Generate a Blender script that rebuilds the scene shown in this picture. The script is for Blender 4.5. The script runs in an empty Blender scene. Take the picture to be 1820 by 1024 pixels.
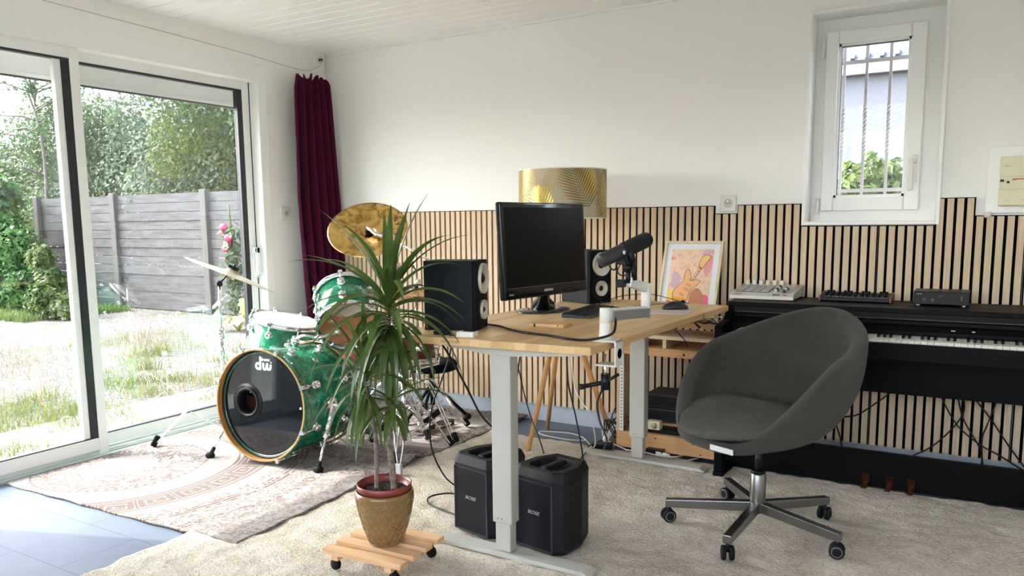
import bpy, bmesh, math, random
import numpy as np
from mathutils import Matrix, Vector
S = bpy.context.scene
COL = S.collection
R = math.radians
PI = math.pi

# ---------------- camera ----------------
cam_d = bpy.data.cameras.new('camera'); cam = bpy.data.objects.new('camera', cam_d); COL.objects.link(cam)
cam_d.sensor_width = 36.0; cam_d.lens = 36.0*1387.28/1820.0; cam_d.sensor_fit = 'HORIZONTAL'
cam_d.shift_y = 62.0/1820.0; cam_d.clip_start = 0.05; cam_d.clip_end = 300
cam.matrix_world = (Matrix.Translation((4.003, -4.185, 1.227)) @ Matrix.Rotation(0.5377, 4, 'Z')
                    @ Matrix.Rotation(PI/2-0.1281, 4, 'X') @ Matrix.Rotation(-0.0105, 4, 'Z'))
S.camera = cam
# ---------------- world, sun, exposure ----------------
SUN_EL = R(46.5)
w = bpy.data.worlds.new('sky'); S.world = w; w.use_nodes = True
nt = w.node_tree; nt.nodes.clear()
sky = nt.nodes.new('ShaderNodeTexSky'); sky.sky_type = 'NISHITA'; sky.sun_disc = False
sky.sun_elevation = SUN_EL; sky.sun_rotation = R(249.7); sky.air_density = 1.0; sky.dust_density = 3.0; sky.ozone_density = 1.0
bg = nt.nodes.new('ShaderNodeBackground'); bg.inputs[1].default_value = 0.36
hs = nt.nodes.new('ShaderNodeHueSaturation'); hs.inputs['Saturation'].default_value = 0.5
wo = nt.nodes.new('ShaderNodeOutputWorld')
nt.links.new(sky.outputs[0], hs.inputs['Color']); nt.links.new(hs.outputs[0], bg.inputs[0]); nt.links.new(bg.outputs[0], wo.inputs[0])
sd = bpy.data.lights.new('sun', 'SUN'); sd.energy = 1.35; sd.angle = R(0.6); sd.color = (1.0, 0.95, 0.87)
sun = bpy.data.objects.new('sun', sd); COL.objects.link(sun)
sdir = Vector((0.938*math.cos(SUN_EL), 0.347*math.cos(SUN_EL), -math.sin(SUN_EL)))
sun.rotation_euler = sdir.to_track_quat('-Z', 'Y').to_euler(); sun.location = (-6, -4, 8)
S.view_settings.view_transform = 'Standard'; S.view_settings.look = 'None'
S.view_settings.exposure = 2.76; S.view_settings.gamma = 1.0; S.view_settings.use_curve_mapping = False
S.cycles.use_denoising = True
S.cycles.max_bounces = 10; S.cycles.diffuse_bounces = 6; S.cycles.transparent_max_bounces = 12
S.cycles.sample_clamp_indirect = 8.0

# ---------------- materials ----------------
MATS = {}
def mat(name, col, rough=0.5, metal=0.0, spec=None, bump=None, var=None, coat=0.0, sheen=0.0, trans=0.0):
    """bump=(scale,strength); var=(scale,amount) mild tone variation"""
    if name in MATS: return MATS[name]
    m = bpy.data.materials.new(name); m.use_nodes = True; n = m.node_tree.nodes; l = m.node_tree.links
    b = n['Principled BSDF']
    b.inputs['Base Color'].default_value = (*col, 1); b.inputs['Roughness'].default_value = rough; b.inputs['Metallic'].default_value = metal
    if spec is not None: b.inputs['Specular IOR Level'].default_value = spec
    if coat: b.inputs['Coat Weight'].default_value = coat; b.inputs['Coat Roughness'].default_value = 0.05
    if sheen: b.inputs['Sheen Weight'].default_value = sheen
    tc = n.new('ShaderNodeTexCoord')
    v = var or (12.0, 0.06)
    nz = n.new('ShaderNodeTexNoise'); nz.inputs['Scale'].default_value = v[0]; nz.inputs['Detail'].default_value = 4
    l.new(tc.outputs['Object'], nz.inputs['Vector'])
    mr = n.new('ShaderNodeMapRange'); mr.inputs['To Min'].default_value = 1-v[1]; mr.inputs['To Max'].default_value = 1+v[1]
    l.new(nz.outputs['Fac'], mr.inputs['Value'])
    mx = n.new('ShaderNodeVectorMath'); mx.operation = 'SCALE'; mx.inputs[0].default_value = col
    l.new(mr.outputs[0], mx.inputs['Scale']); l.new(mx.outputs[0], b.inputs['Base Color'])
    if bump:
        nb = n.new('ShaderNodeTexNoise'); nb.inputs['Scale'].default_value = bump[0]; nb.inputs['Detail'].default_value = 6
        l.new(tc.outputs['Object'], nb.inputs['Vector'])
        bp = n.new('ShaderNodeBump'); bp.inputs['Strength'].default_value = bump[1]; bp.inputs['Distance'].default_value = 0.01
        l.new(nb.outputs['Fac'], bp.inputs['Height']); l.new(bp.outputs[0], b.inputs['Normal'])
    MATS[name] = m; return m
def nodes(m): return m.node_tree.nodes, m.node_tree.links, m.node_tree.nodes['Principled BSDF']
def ramp(n, stops, interp='LINEAR'):
    r = n.new('ShaderNodeValToRGB'); e = r.color_ramp; e.interpolation = interp
    while len(e.elements) < len(stops): e.elements.new(0.5)
    for k, (p, c) in enumerate(stops): e.elements[k].position = p; e.elements[k].color = (*c, 1)
    return r
def wood(name, c1, c2, axis=0, scale=6.0, rough=0.5, stretch=14.0):
    """grain running along the given local axis"""
    m = mat(name, c1, rough); n, l, b = nodes(m)
    tc = n.new('ShaderNodeTexCoord'); mp = n.new('ShaderNodeMapping')
    s = [stretch]*3; s[axis] = 1.0; mp.inputs['Scale'].default_value = s
    nz = n.new('ShaderNodeTexNoise'); nz.inputs['Scale'].default_value = scale; nz.inputs['Detail'].default_value = 8; nz.inputs['Distortion'].default_value = 0.6
    l.new(tc.outputs['Object'], mp.inputs[0]); l.new(mp.outputs[0], nz.inputs['Vector'])
    r = ramp(n, [(0.3, c2), (0.65, c1)]); l.new(nz.outputs['Fac'], r.inputs[0]); l.new(r.outputs[0], b.inputs['Base Color'])
    return m

white_wall = mat('white_wall_paint', (0.86, 0.86, 0.825), 0.7, bump=(60, 0.04), var=(1.5, 0.015))
white_pvc = mat('white_pvc', (0.85, 0.86, 0.84), 0.35, var=(3, 0.02))
ceil_m = mat('ceiling_cladding', (0.90, 0.895, 0.855), 0.45, var=(2, 0.02))
black_gasket = mat('black_gasket', (0.015, 0.018, 0.022), 0.35)
alu = mat('sill_aluminium', (0.62, 0.68, 0.66), 0.35, 0.3)
plinth_m = mat('grey_tile_plinth', (0.36, 0.41, 0.48), 0.55, bump=(40, 0.15), var=(25, 0.12))
felt = mat('black_felt', (0.003, 0.003, 0.0035), 0.95, spec=0.05)
oak_slat = wood('oak_slat', (0.66, 0.51, 0.35), (0.53, 0.395, 0.255), axis=2, scale=5, rough=0.55, stretch=30)
oak_edge = mat('slat_mdf_edge', (0.40, 0.30, 0.21), 0.8)
chrome = mat('chrome', (0.82, 0.83, 0.85), 0.12, 1.0, bump=(90, 0.02))
steel = mat('brushed_steel', (0.24, 0.24, 0.235), 0.34, 1.0)
black_pl = mat('black_plastic', (0.005, 0.006, 0.008), 0.4, spec=0.25)
black_matt = mat('black_matt', (0.004, 0.005, 0.007), 0.75, spec=0.12, bump=(150, 0.1))
black_gloss = mat('black_gloss', (0.003, 0.004, 0.005), 0.06, spec=0.4)
rubber = mat('black_rubber', (0.006, 0.006, 0.007), 0.7, spec=0.2)
white_pl = mat('white_plastic', (0.74, 0.73, 0.69), 0.4)
cream_pl = mat('cream_plastic', (0.72, 0.68, 0.48), 0.45)
desk_metal = mat('desk_white_metal', (0.44, 0.44, 0.40), 0.4, bump=(200, 0.05))
spk_side = mat('speaker_vinyl', (0.004, 0.006, 0.010), 0.55, spec=0.2, bump=(180, 0.05))
cone_m = mat('silver_speaker_cone', (0.58, 0.54, 0.48), 0.4, 0.2)
red_pl = mat('red_plastic', (0.55, 0.02, 0.03), 0.4)
piano_m = mat('piano_satin_black', (0.0015, 0.0015, 0.002), 0.45, spec=0.10, var=(4, 0.2))
ivory = mat('ivory_key', (0.78, 0.75, 0.66), 0.3)
chair_f = mat('grey_chair_fabric', (0.050, 0.047, 0.040), 0.95, spec=0.1, bump=(260, 0.5), var=(6, 0.35), sheen=0.12)
velvet = mat('burgundy_velvet', (0.058, 0.003, 0.023), 0.85, spec=0.1, sheen=0.15, var=(7, 0.25))
terracotta = mat('red_plastic_pot', (0.20, 0.035, 0.025), 0.35)
soil = mat('potting_soil', (0.025, 0.018, 0.013), 0.95, bump=(120, 1.0), var=(60, 0.5))
pine = wood('pine_board', (0.62, 0.37, 0.17), (0.50, 0.27, 0.11), axis=0, scale=3, rough=0.5, stretch=22)
pine_z = wood('pine_upright', (0.66, 0.48, 0.30), (0.52, 0.35, 0.2), axis=2, scale=3, rough=0.5, stretch=22)
slat_pine = wood('pale_pine', (0.74, 0.48, 0.27), (0.60, 0.34, 0.17), axis=0, scale=4, rough=0.5, stretch=18)
lamp_wood = wood('beech_leg', (0.68, 0.38, 0.15), (0.56, 0.28, 0.1), axis=2, scale=4, rough=0.45, stretch=20)
hoop_wood = wood('drum_hoop_wood', (0.42, 0.24, 0.085), (0.34, 0.175, 0.05), axis=0, scale=6, rough=0.3, stretch=6)
tomwood = wood('drum_inner_wood', (0.70, 0.36, 0.16), (0.58, 0.27, 0.11), axis=0, scale=3, rough=0.35, stretch=10)
snare_m = wood('mahogany_shell', (0.16, 0.02, 0.015), (0.08, 0.01, 0.01), axis=0, scale=4, rough=0.2)
coated = mat('coated_drum_head', (0.82, 0.82, 0.80), 0.45)
grey_text = mat('pale_lettering', (0.55, 0.55, 0.53), 0.5)
white_text = mat('white_lettering', (0.85, 0.86, 0.86), 0.5)
ink = mat('black_ink', (0.012, 0.010, 0.008), 0.6)
red_ink = mat('red_ink', (0.5, 0.02, 0.03), 0.5)

def glass_mat(name, tint=(1, 1, 1), refl=1.0):
    m = bpy.data.materials.new(name); m.use_nodes = True; n = m.node_tree.nodes; l = m.node_tree.links; n.clear()
    o = n.new('ShaderNodeOutputMaterial'); t = n.new('ShaderNodeBsdfTransparent'); g = n.new('ShaderNodeBsdfGlossy')
    t.inputs[0].default_value = (*tint, 1); g.inputs['Roughness'].default_value = 0.0
    fr = n.new('ShaderNodeLayerWeight'); fr.inputs[0].default_value = 0.5
    pw = n.new('ShaderNodeMath'); pw.operation = 'POWER'; pw.inputs[1].default_value = 5.0; l.new(fr.outputs['Facing'], pw.inputs[0])
    mm = n.new('ShaderNodeMath'); mm.operation = 'MULTIPLY_ADD'; mm.inputs[1].default_value = 0.9; mm.inputs[2].default_value = 0.045*refl
    mx = n.new('ShaderNodeMixShader')
    l.new(pw.outputs[0], mm.inputs[0]); l.new(mm.outputs[0], mx.inputs[0]); l.new(t.outputs[0], mx.inputs[1]); l.new(g.outputs[0], mx.inputs[2]); l.new(mx.outputs[0], o.inputs[0])
    MATS[name] = m; return m
pane_glass = glass_mat('window_glass', (0.97, 0.985, 0.98), 1.7)
small_glass = glass_mat('small_window_glass', (0.97, 0.98, 0.98), 0.2)
clear_head = glass_mat('clear_drum_head', (0.98, 0.97, 0.95), 1.6)

def sparkle():
    m = mat('green_sparkle', (0.0, 0.20, 0.085), 0.22, 0.15, coat=1.0); n, l, b = nodes(m)
    tc = n.new('ShaderNodeTexCoord'); v = n.new('ShaderNodeTexVoronoi'); v.inputs['Scale'].default_value = 220
    l.new(tc.outputs['Object'], v.inputs['Vector'])
    r = ramp(n, [(0.0, (0.0, 0.085, 0.035)), (0.55, (0.0, 0.17, 0.07)), (0.9, (0.005, 0.32, 0.14)), (0.98, (0.5, 0.9, 0.7))]); l.new(v.outputs['Color'], r.inputs[0])
    nz = n.new('ShaderNodeTexNoise'); nz.inputs['Scale'].default_value = 18; nz.inputs['Detail'].default_value = 6; l.new(tc.outputs['Object'], nz.inputs['Vector'])
    mr = n.new('ShaderNodeMapRange'); mr.inputs['From Min'].default_value = .3; mr.inputs['From Max'].default_value = .7; mr.inputs['To Min'].default_value = 0.55; mr.inputs['To Max'].default_value = 1.3; l.new(nz.outputs['Fac'], mr.inputs['Value'])
    s = n.new('ShaderNodeVectorMath'); s.operation = 'SCALE'; l.new(r.outputs[0], s.inputs[0]); l.new(mr.outputs[0], s.inputs['Scale'])
    l.new(s.outputs[0], b.inputs['Base Color']); return m
green = sparkle()

def brass():
    m = mat('cymbal_bronze', (0.62, 0.40, 0.13), 0.24, 1.0); n, l, b = nodes(m)
    tc = n.new('ShaderNodeTexCoord'); sp = n.new('ShaderNodeVectorMath'); sp.operation = 'LENGTH'; l.new(tc.outputs['Object'], sp.inputs[0])
    mm = n.new('ShaderNodeMath'); mm.operation = 'MULTIPLY'; mm.inputs[1].default_value = 900; l.new(sp.outputs['Value'], mm.inputs[0])
    si = n.new('ShaderNodeMath'); si.operation = 'SINE'; l.new(mm.outputs[0], si.inputs[0])
    bp = n.new('ShaderNodeBump'); bp.inputs['Strength'].default_value = 0.12; bp.inputs['Distance'].default_value = 0.002; l.new(si.outputs[0], bp.inputs['Height'])
    nz = n.new('ShaderNodeTexNoise'); nz.inputs['Scale'].default_value = 14; nz.inputs['Detail'].default_value = 5; nz.inputs['Distortion'].default_value = 1.2; l.new(tc.outputs['Object'], nz.inputs['Vector'])
    r = ramp(n, [(0.36, (0.27, 0.17, 0.05)), (0.5, (0.60, 0.38, 0.12)), (0.68, (0.78, 0.52, 0.2))]); l.new(nz.outputs['Fac'], r.inputs[0])
    b2 = n.new('ShaderNodeBump'); b2.inputs['Strength'].default_value = 0.35; b2.inputs['Distance'].default_value = 0.01; l.new(nz.outputs['Fac'], b2.inputs['Height']); l.new(bp.outputs[0], b2.inputs['Normal'])
    l.new(r.outputs[0], b.inputs['Base Color']); l.new(b2.outputs[0], b.inputs['Normal']); return m
bronze = brass()
pale_bronze = mat('pale_cymbal_bronze', (0.80, 0.74, 0.60), 0.3, 0.8)

def tile_mat():
    m = mat('blue_grey_floor_tile', (0.30, 0.36, 0.44), 0.5, spec=0.2); n, l, b = nodes(m)
    tc = n.new('ShaderNodeTexCoord'); mp = n.new('ShaderNodeMapping'); mp.inputs['Location'].default_value = (0.0, 2.415, 0)
    br = n.new('ShaderNodeTexBrick'); br.offset = 0.5; br.inputs['Scale'].default_value = 1.0
    br.inputs['Brick Width'].default_value = 0.6; br.inputs['Row Height'].default_value = 0.3; br.inputs['Mortar Size'].default_value = 0.0022; br.inputs['Mortar Smooth'].default_value = 0.1
    br.inputs['Color1'].default_value = (0.085, 0.108, 0.15, 1); br.inputs['Color2'].default_value = (0.09, 0.113, 0.155, 1); br.inputs['Mortar'].default_value = (0.045, 0.055, 0.075, 1)
    l.new(tc.outputs['Object'], mp.inputs[0]); l.new(mp.outputs[0], br.inputs['Vector'])
    nz = n.new('ShaderNodeTexNoise'); nz.inputs['Scale'].default_value = 9; nz.inputs['Detail'].default_value = 8; l.new(tc.outputs['Object'], nz.inputs['Vector'])
    mr = n.new('ShaderNodeMapRange'); mr.inputs['To Min'].default_value = 0.88; mr.inputs['To Max'].default_value = 1.12; l.new(nz.outputs['Fac'], mr.inputs['Value'])
    s = n.new('ShaderNodeVectorMath'); s.operation = 'SCALE'; l.new(br.outputs['Color'], s.inputs[0]); l.new(mr.outputs[0], s.inputs['Scale']); l.new(s.outputs[0], b.inputs['Base Color'])
    bp = n.new('ShaderNodeBump'); bp.inputs['Strength'].default_value = 0.3; bp.inputs['Distance'].default_value = 0.003; bp.invert = True; l.new(br.outputs['Fac'], bp.inputs['Height']); l.new(bp.outputs[0], b.inputs['Normal'])
    return m
tiles = tile_mat()

def desk_mat():
    m = mat('oak_butcher_block', (0.55, 0.38, 0.2), 0.42); n, l, b = nodes(m)
    tc = n.new('ShaderNodeTexCoord')
    mp = n.new('ShaderNodeMapping'); mp.inputs['Rotation'].default_value = (0, 0, PI/2)
    br = n.new('ShaderNodeTexBrick'); br.offset = 0.37; br.offset_frequency = 2; br.squash = 1.3; br.squash_frequency = 3
    br.inputs['Brick Width'].default_value = 0.33; br.inputs['Row Height'].default_value = 0.045; br.inputs['Mortar Size'].default_value = 0.0004; br.inputs['Scale'].default_value = 1
    br.inputs['Color1'].default_value = (0.53, 0.34, 0.15, 1); br.inputs['Color2'].default_value = (0.70, 0.48, 0.245, 1); br.inputs['Mortar'].default_value = (0.36, 0.23, 0.105, 1)
    l.new(tc.outputs['Object'], mp.inputs[0]); l.new(mp.outputs[0], br.inputs['Vector'])
    m2 = n.new('ShaderNodeMapping'); m2.inputs['Scale'].default_value = (26, 1.5, 26); l.new(tc.outputs['Object'], m2.inputs[0])
    nz = n.new('ShaderNodeTexNoise'); nz.inputs['Scale'].default_value = 4; nz.inputs['Detail'].default_value = 8; l.new(m2.outputs[0], nz.inputs['Vector'])
    mr = n.new('ShaderNodeMapRange'); mr.inputs['To Min'].default_value = 0.82; mr.inputs['To Max'].default_value = 1.16; l.new(nz.outputs['Fac'], mr.inputs['Value'])
    s = n.new('ShaderNodeVectorMath'); s.operation = 'SCALE'; l.new(br.outputs['Color'], s.inputs[0]); l.new(mr.outputs[0], s.inputs['Scale']); l.new(s.outputs[0], b.inputs['Base Color'])
    return m
oak_desk = desk_mat()

def math_node(n, l, op, a, b_=None):
    k = n.new('ShaderNodeMath'); k.operation = op
    for i, v in enumerate((a, b_)):
        if v is None: continue
        if isinstance(v, (int, float)): k.inputs[i].default_value = v
        else: l.new(v, k.inputs[i])
    return k.outputs[0]

def rug_mat():
    """concentric medallion bands (leaf ring, dots, key meander) around two centres"""
    m = mat('medallion_rug_wool', (0.5, 0.4, 0.38), 0.95, spec=0.1); n, l, b = nodes(m)
    tc = n.new('ShaderNodeTexCoord'); sx = n.new('ShaderNodeSeparateXYZ'); l.new(tc.outputs['Object'], sx.inputs[0])
    M_ = lambda op, a, c=None: math_node(n, l, op, a, c)
    def polar(cx, cy):
        dx = M_('SUBTRACT', sx.outputs[0], cx); dy = M_('SUBTRACT', sx.outputs[1], cy)
        r = M_('SQRT', M_('ADD', M_('MULTIPLY', dx, dx), M_('MULTIPLY', dy, dy)))
        return r, M_('ARCTAN2', dy, dx), dx, dy
    r1, t1, dx1, dy1 = polar(0.297, -1.876); r2, t2, dx2, dy2 = polar(1.36, -0.36)
    sel = M_('LESS_THAN', r2, r1)
    def mixv(a, c): return M_('ADD', M_('MULTIPLY', a, M_('SUBTRACT', 1.0, sel)), M_('MULTIPLY', c, sel))
    r = mixv(r1, r2); t = mixv(t1, t2)
    band = lambda lo, hi: M_('MULTIPLY', M_('GREATER_THAN', r, lo), M_('LESS_THAN', r, hi))
    # leaf/scroll field
    mus = n.new('ShaderNodeTexNoise'); mus.inputs['Scale'].default_value = 17; mus.inputs['Detail'].default_value = 1.0; mus.inputs['Distortion'].default_value = 2.2; l.new(tc.outputs['Object'], mus.inputs['Vector'])
    leaf = M_('LESS_THAN', M_('ABSOLUTE', M_('SUBTRACT', mus.outputs['Fac'], 0.5)), 0.045)
    f2 = n.new('ShaderNodeTexNoise'); f2.inputs['Scale'].default_value = 26; f2.inputs['Detail'].default_value = 0.5; f2.inputs['Distortion'].default_value = 1.2; l.new(tc.outputs['Object'], f2.inputs['Vector'])
    blob = M_('GREATER_THAN', f2.outputs['Fac'], 0.56)
    white_leaf = M_('MAXIMUM', leaf, blob)
    dots = M_('MULTIPLY', M_('GREATER_THAN', M_('SINE', M_('MULTIPLY', t, 60.0)), -0.3), 1.0)
    rings = M_('GREATER_THAN', M_('SINE', M_('MULTIPLY', r, 260.0)), 0.7)
    # meander: nested square spiral built from cell coordinates
    u = M_('FRACT', M_('MULTIPLY', t, 4.0)); v = M_('DIVIDE', M_('SUBTRACT', r, 0.595), 0.125)
    cheb = M_('MAXIMUM', M_('ABSOLUTE', M_('SUBTRACT', u, 0.5)), M_('ABSOLUTE', M_('SUBTRACT', v, 0.5)))
    sq = M_('MULTIPLY', M_('GREATER_THAN', M_('SINE', M_('MULTIPLY', cheb, 30.0)), 0.62), M_('LESS_THAN', cheb, 0.47))
    gap = M_('MULTIPLY', M_('MULTIPLY', M_('GREATER_THAN', u, 0.5), M_('LESS_THAN', v, 0.55)), M_('GREATER_THAN', v, 0.42))
    key = M_('MULTIPLY', sq, M_('SUBTRACT', 1.0, gap))
    edge_key = M_('MAXIMUM', M_('MULTIPLY', M_('GREATER_THAN', r, 0.578), M_('LESS_THAN', r, 0.584)), M_('MULTIPLY', M_('GREATER_THAN', r, 0.722), M_('LESS_THAN', r, 0.728)))
    # whiteness per band
    parts = [M_('MULTIPLY', band(-1, 0.165), M_('SUBTRACT', 1.0, M_('MULTIPLY', rings, 0.35))),
             M_('MULTIPLY', band(0.165, 0.385), white_leaf),
             M_('MULTIPLY', band(0.385, 0.405), dots),
             M_('MULTIPLY', band(0.405, 0.415), 0.0),
             M_('MULTIPLY', band(0.415, 0.56), M_('SUBTRACT', 1.0, M_('MULTIPLY', M_('MULTIPLY', leaf, band(0.44, 0.52)), 0.5))),
             M_('MULTIPLY', band(0.565, 0.74), M_('MAXIMUM', key, edge_key)),
             M_('MULTIPLY', band(0.74, 0.80), 1.0),
             M_('MULTIPLY', band(0.80, 0.86), M_('SUBTRACT', 1.0, M_('MULTIPLY', leaf, 0.8))),
             M_('MULTIPLY', band(0.86, 0.93), M_('MAXIMUM', blob, rings)),
             M_('MULTIPLY', band(0.93, 1.02), M_('SUBTRACT', 1.0, M_('MULTIPLY', leaf, 0.8))),
             M_('MULTIPLY', band(1.02, 1.10), white_leaf),
             M_('MULTIPLY', band(1.10, 3.0), M_('MAXIMUM', white_leaf, 0.35))]
    acc = parts[0]
    for p in parts[1:]: acc = M_('ADD', acc, p)
    fine = n.new('ShaderNodeTexNoise'); fine.inputs['Scale'].default_value = 160; fine.inputs['Detail'].default_value = 3; l.new(tc.outputs['Object'], fine.inputs['Vector'])
    mx = n.new('ShaderNodeMix'); mx.data_type = 'RGBA'; mx.inputs[6].default_value = (0.130, 0.098, 0.090, 1); mx.inputs[7].default_value = (0.27, 0.246, 0.232, 1)
    l.new(acc, mx.inputs[0])
    mr = n.new('ShaderNodeMapRange'); mr.inputs['To Min'].default_value = 0.8; mr.inputs['To Max'].default_value = 1.2; l.new(fine.outputs['Fac'], mr.inputs['Value'])
    s = n.new('ShaderNodeVectorMath'); s.operation = 'SCALE'; l.new(mx.outputs[2], s.inputs[0]); l.new(mr.outputs[0], s.inputs['Scale']); l.new(s.outputs[0], b.inputs['Base Color'])
    bp = n.new('ShaderNodeBump'); bp.inputs['Strength'].default_value = 0.6; bp.inputs['Distance'].default_value = 0.004
    h = M_('ADD', M_('MULTIPLY', acc, 0.7), fine.outputs['Fac']); l.new(h, bp.inputs['Height']); l.new(bp.outputs[0], b.inputs['Normal'])
    return m

def carpet_mat():
    m = mat('cream_shag', (0.56, 0.49, 0.41), 1.0, spec=0.1); n, l, b = nodes(m)
    tc = n.new('ShaderNodeTexCoord')
    a = n.new('ShaderNodeTexNoise'); a.inputs['Scale'].default_value = 95; a.inputs['Detail'].default_value = 5; a.inputs['Distortion'].default_value = 0.8; l.new(tc.outputs['Object'], a.inputs['Vector'])
    c = n.new('ShaderNodeTexNoise'); c.inputs['Scale'].default_value = 7; c.inputs['Detail'].default_value = 4; l.new(tc.outputs['Object'], c.inputs['Vector'])
    r = ramp(n, [(0.28, (0.31, 0.26, 0.195)), (0.5, (0.57, 0.515, 0.425)), (0.72, (0.73, 0.675, 0.58))])
    f = math_node(n, l, 'ADD', math_node(n, l, 'MULTIPLY', a.outputs['Fac'], 0.65), math_node(n, l, 'MULTIPLY', c.outputs['Fac'], 0.35)); l.new(f, r.inputs[0])
    l.new(r.outputs[0], b.inputs['Base Color'])
    bp = n.new('ShaderNodeBump'); bp.inputs['Strength'].default_value = 1.0; bp.inputs['Distance'].default_value = 0.012; l.new(a.outputs['Fac'], bp.inputs['Height']); l.new(bp.outputs[0], b.inputs['Normal'])
    return m
def noise_col(name, stops, scale, rough=0.9, bump=0.0, detail=6, dist=0.0, voro=False, bd=0.01):
    m = mat(name, stops[0][1], rough); n, l, b = nodes(m)
    tc = n.new('ShaderNodeTexCoord')
    if voro: t = n.new('ShaderNodeTexVoronoi'); t.inputs['Scale'].default_value = scale; out = t.outputs['Color']; hb = t.outputs['Distance']
    else: t = n.new('ShaderNodeTexNoise'); t.inputs['Scale'].default_value = scale; t.inputs['Detail'].default_value = detail; t.inputs['Distortion'].default_value = dist; out = hb = t.outputs['Fac']
    l.new(tc.outputs['Object'], t.inputs['Vector'])
    r = ramp(n, stops); l.new(out, r.inputs[0]); l.new(r.outputs[0], b.inputs['Base Color'])
    if bump:
        bp = n.new('ShaderNodeBump'); bp.inputs['Strength'].default_value = bump; bp.inputs['Distance'].default_value = bd; l.new(hb, bp.inputs['Height']); l.new(bp.outputs[0], b.inputs['Normal'])
    return m
leaf_mats = {}
def leaf_mat(name, dark, light, scale=1.5, tr=0.35):
    m = noise_col(name, [(0.3, dark), (0.7, light)], scale, 0.5, detail=8)
    n, l, b = nodes(m); o = n['Material Output']
    t = n.new('ShaderNodeBsdfTranslucent'); mx = n.new('ShaderNodeMixShader'); mx.inputs[0].default_value = tr
    col = b.inputs['Base Color'].links[0].from_socket; l.new(col, t.inputs[0])
    l.new(b.outputs[0], mx.inputs[1]); l.new(t.outputs[0], mx.inputs[2]); l.new(mx.outputs[0], o.inputs[0])
    b.inputs['Specular IOR Level'].default_value = 0.3
    return m

# ---------------- mesh helpers ----------------
class MB:
    def __init__(s): s.v = []; s.f = []; s.sm = []
    def add(s, vs, fs, smooth=False, M=None):
        o = len(s.v)
        for p in vs:
            p = Vector(p)
            s.v.append(tuple(M @ p) if M is not None else tuple(p))
        for f in fs: s.f.append(tuple(i+o for i in f)); s.sm.append(smooth)
        return s
    def box(s, x0, x1, y0, y1, z0, z1, M=None):
        vs = [(x, y, z) for z in (z0, z1) for y in (y0, y1) for x in (x0, x1)]
        return s.add(vs, [(0, 2, 3, 1), (4, 5, 7, 6), (0, 1, 5, 4), (2, 6, 7, 3), (0, 4, 6, 2), (1, 3, 7, 5)], False, M)
    def prism(s, pts, z0, z1, M=None, smooth=False):
        n = len(pts); vs = [(x, y, z0) for x, y in pts]+[(x, y, z1) for x, y in pts]
        s.add(vs, [tuple(range(n))[::-1], tuple(range(n, 2*n))], False, M)
        o = len(s.v)-2*n
        for i in range(n):
            j = (i+1) % n; s.f.append((o+i, o+j, o+n+j, o+n+i)); s.sm.append(smooth)
        return s
    def ring(s, rings, closed=True, caps=(True, True), smooth=True, M=None):
        """rings: list of equal-length loops of points"""
        n = len(rings[0]); vs = [p for r in rings for p in r]; fs = []
        for k in range(len(rings)-1):
            for i in range(n if closed else n-1):
                j = (i+1) % n; fs.append((k*n+i, k*n+j, (k+1)*n+j, (k+1)*n+i))
        s.add(vs, fs, smooth, M); o = len(s.v)-len(vs)
        if caps[0]: s.f.append(tuple(o+i for i in range(n))[::-1]); s.sm.append(False)
        if caps[1]: s.f.append(tuple(o+(len(rings)-1)*n+i for i in range(n))); s.sm.append(False)
        return s
    def lathe(s, prof, n=32, M=None, caps=(True, True), smooth=True):
        rings = [[(r*math.cos(2*PI*i/n), r*math.sin(2*PI*i/n), z) for i in range(n)] for r, z in prof]
        return s.ring(rings, True, caps, smooth, M)
    def tube(s, pts, r, n=8, M=None, caps=True):
        pts = [Vector(p) for p in pts]; rr = r if isinstance(r, (list, tuple)) else [r]*len(pts)
        rings = []; up = None
        for i, p in enumerate(pts):
            t = (pts[min(i+1, len(pts)-1)]-pts[max(i-1, 0)])
            if t.length < 1e-9: t = Vector((0, 0, 1))
            t.normalize()
            if up is None: up = Vector((0, 0, 1)) if abs(t.z) < 0.9 else Vector((1, 0, 0))
            a = t.cross(up)
            if a.length < 1e-6: a = t.orthogonal()
            a.normalize(); b = a.cross(t).normalized(); up = b
            rings.append([tuple(p+rr[i]*(math.cos(2*PI*k/n)*a+math.sin(2*PI*k/n)*b)) for k in range(n)])
        return s.ring(rings, True, (caps, caps), True, M)
    def cyl(s, a, b, r, r2=None, n=16, M=None):
        return s.tube([a, b], [r, r if r2 is None else r2], n, M)
    def ball(s, c, r, n=14, m=8, M=None):
        r = r if isinstance(r, (list, tuple)) else (r, r, r)
        rings = []
        for k in range(1, m):
            a = PI*k/m; rings.append([(c[0]+r[0]*math.sin(a)*math.cos(2*PI*i/n), c[1]+r[1]*math.sin(a)*math.sin(2*PI*i/n), c[2]-r[2]*math.cos(a)) for i in range(n)])
        return s.ring(rings, True, (True, True), True, M)
    def build(s, name, m, parent=None, bevel=0.0, seg=2, recalc=True):
        me = bpy.data.meshes.new(name); me.from_pydata(s.v, [], s.f)
        if recalc:
            bm = bmesh.new(); bm.from_mesh(me)
            for f, k in zip(bm.faces, s.sm): f.smooth = k
            bmesh.ops.recalc_face_normals(bm, faces=bm.faces); bm.to_mesh(me); bm.free()
        me.materials.append(m); me.update()
        o = bpy.data.objects.new(name, me); COL.objects.link(o)
        if parent is not None: o.parent = parent
        if bevel: md = o.modifiers.new('bevel', 'BEVEL'); md.width = bevel; md.segments = seg; md.limit_method = 'ANGLE'
        return o
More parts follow.
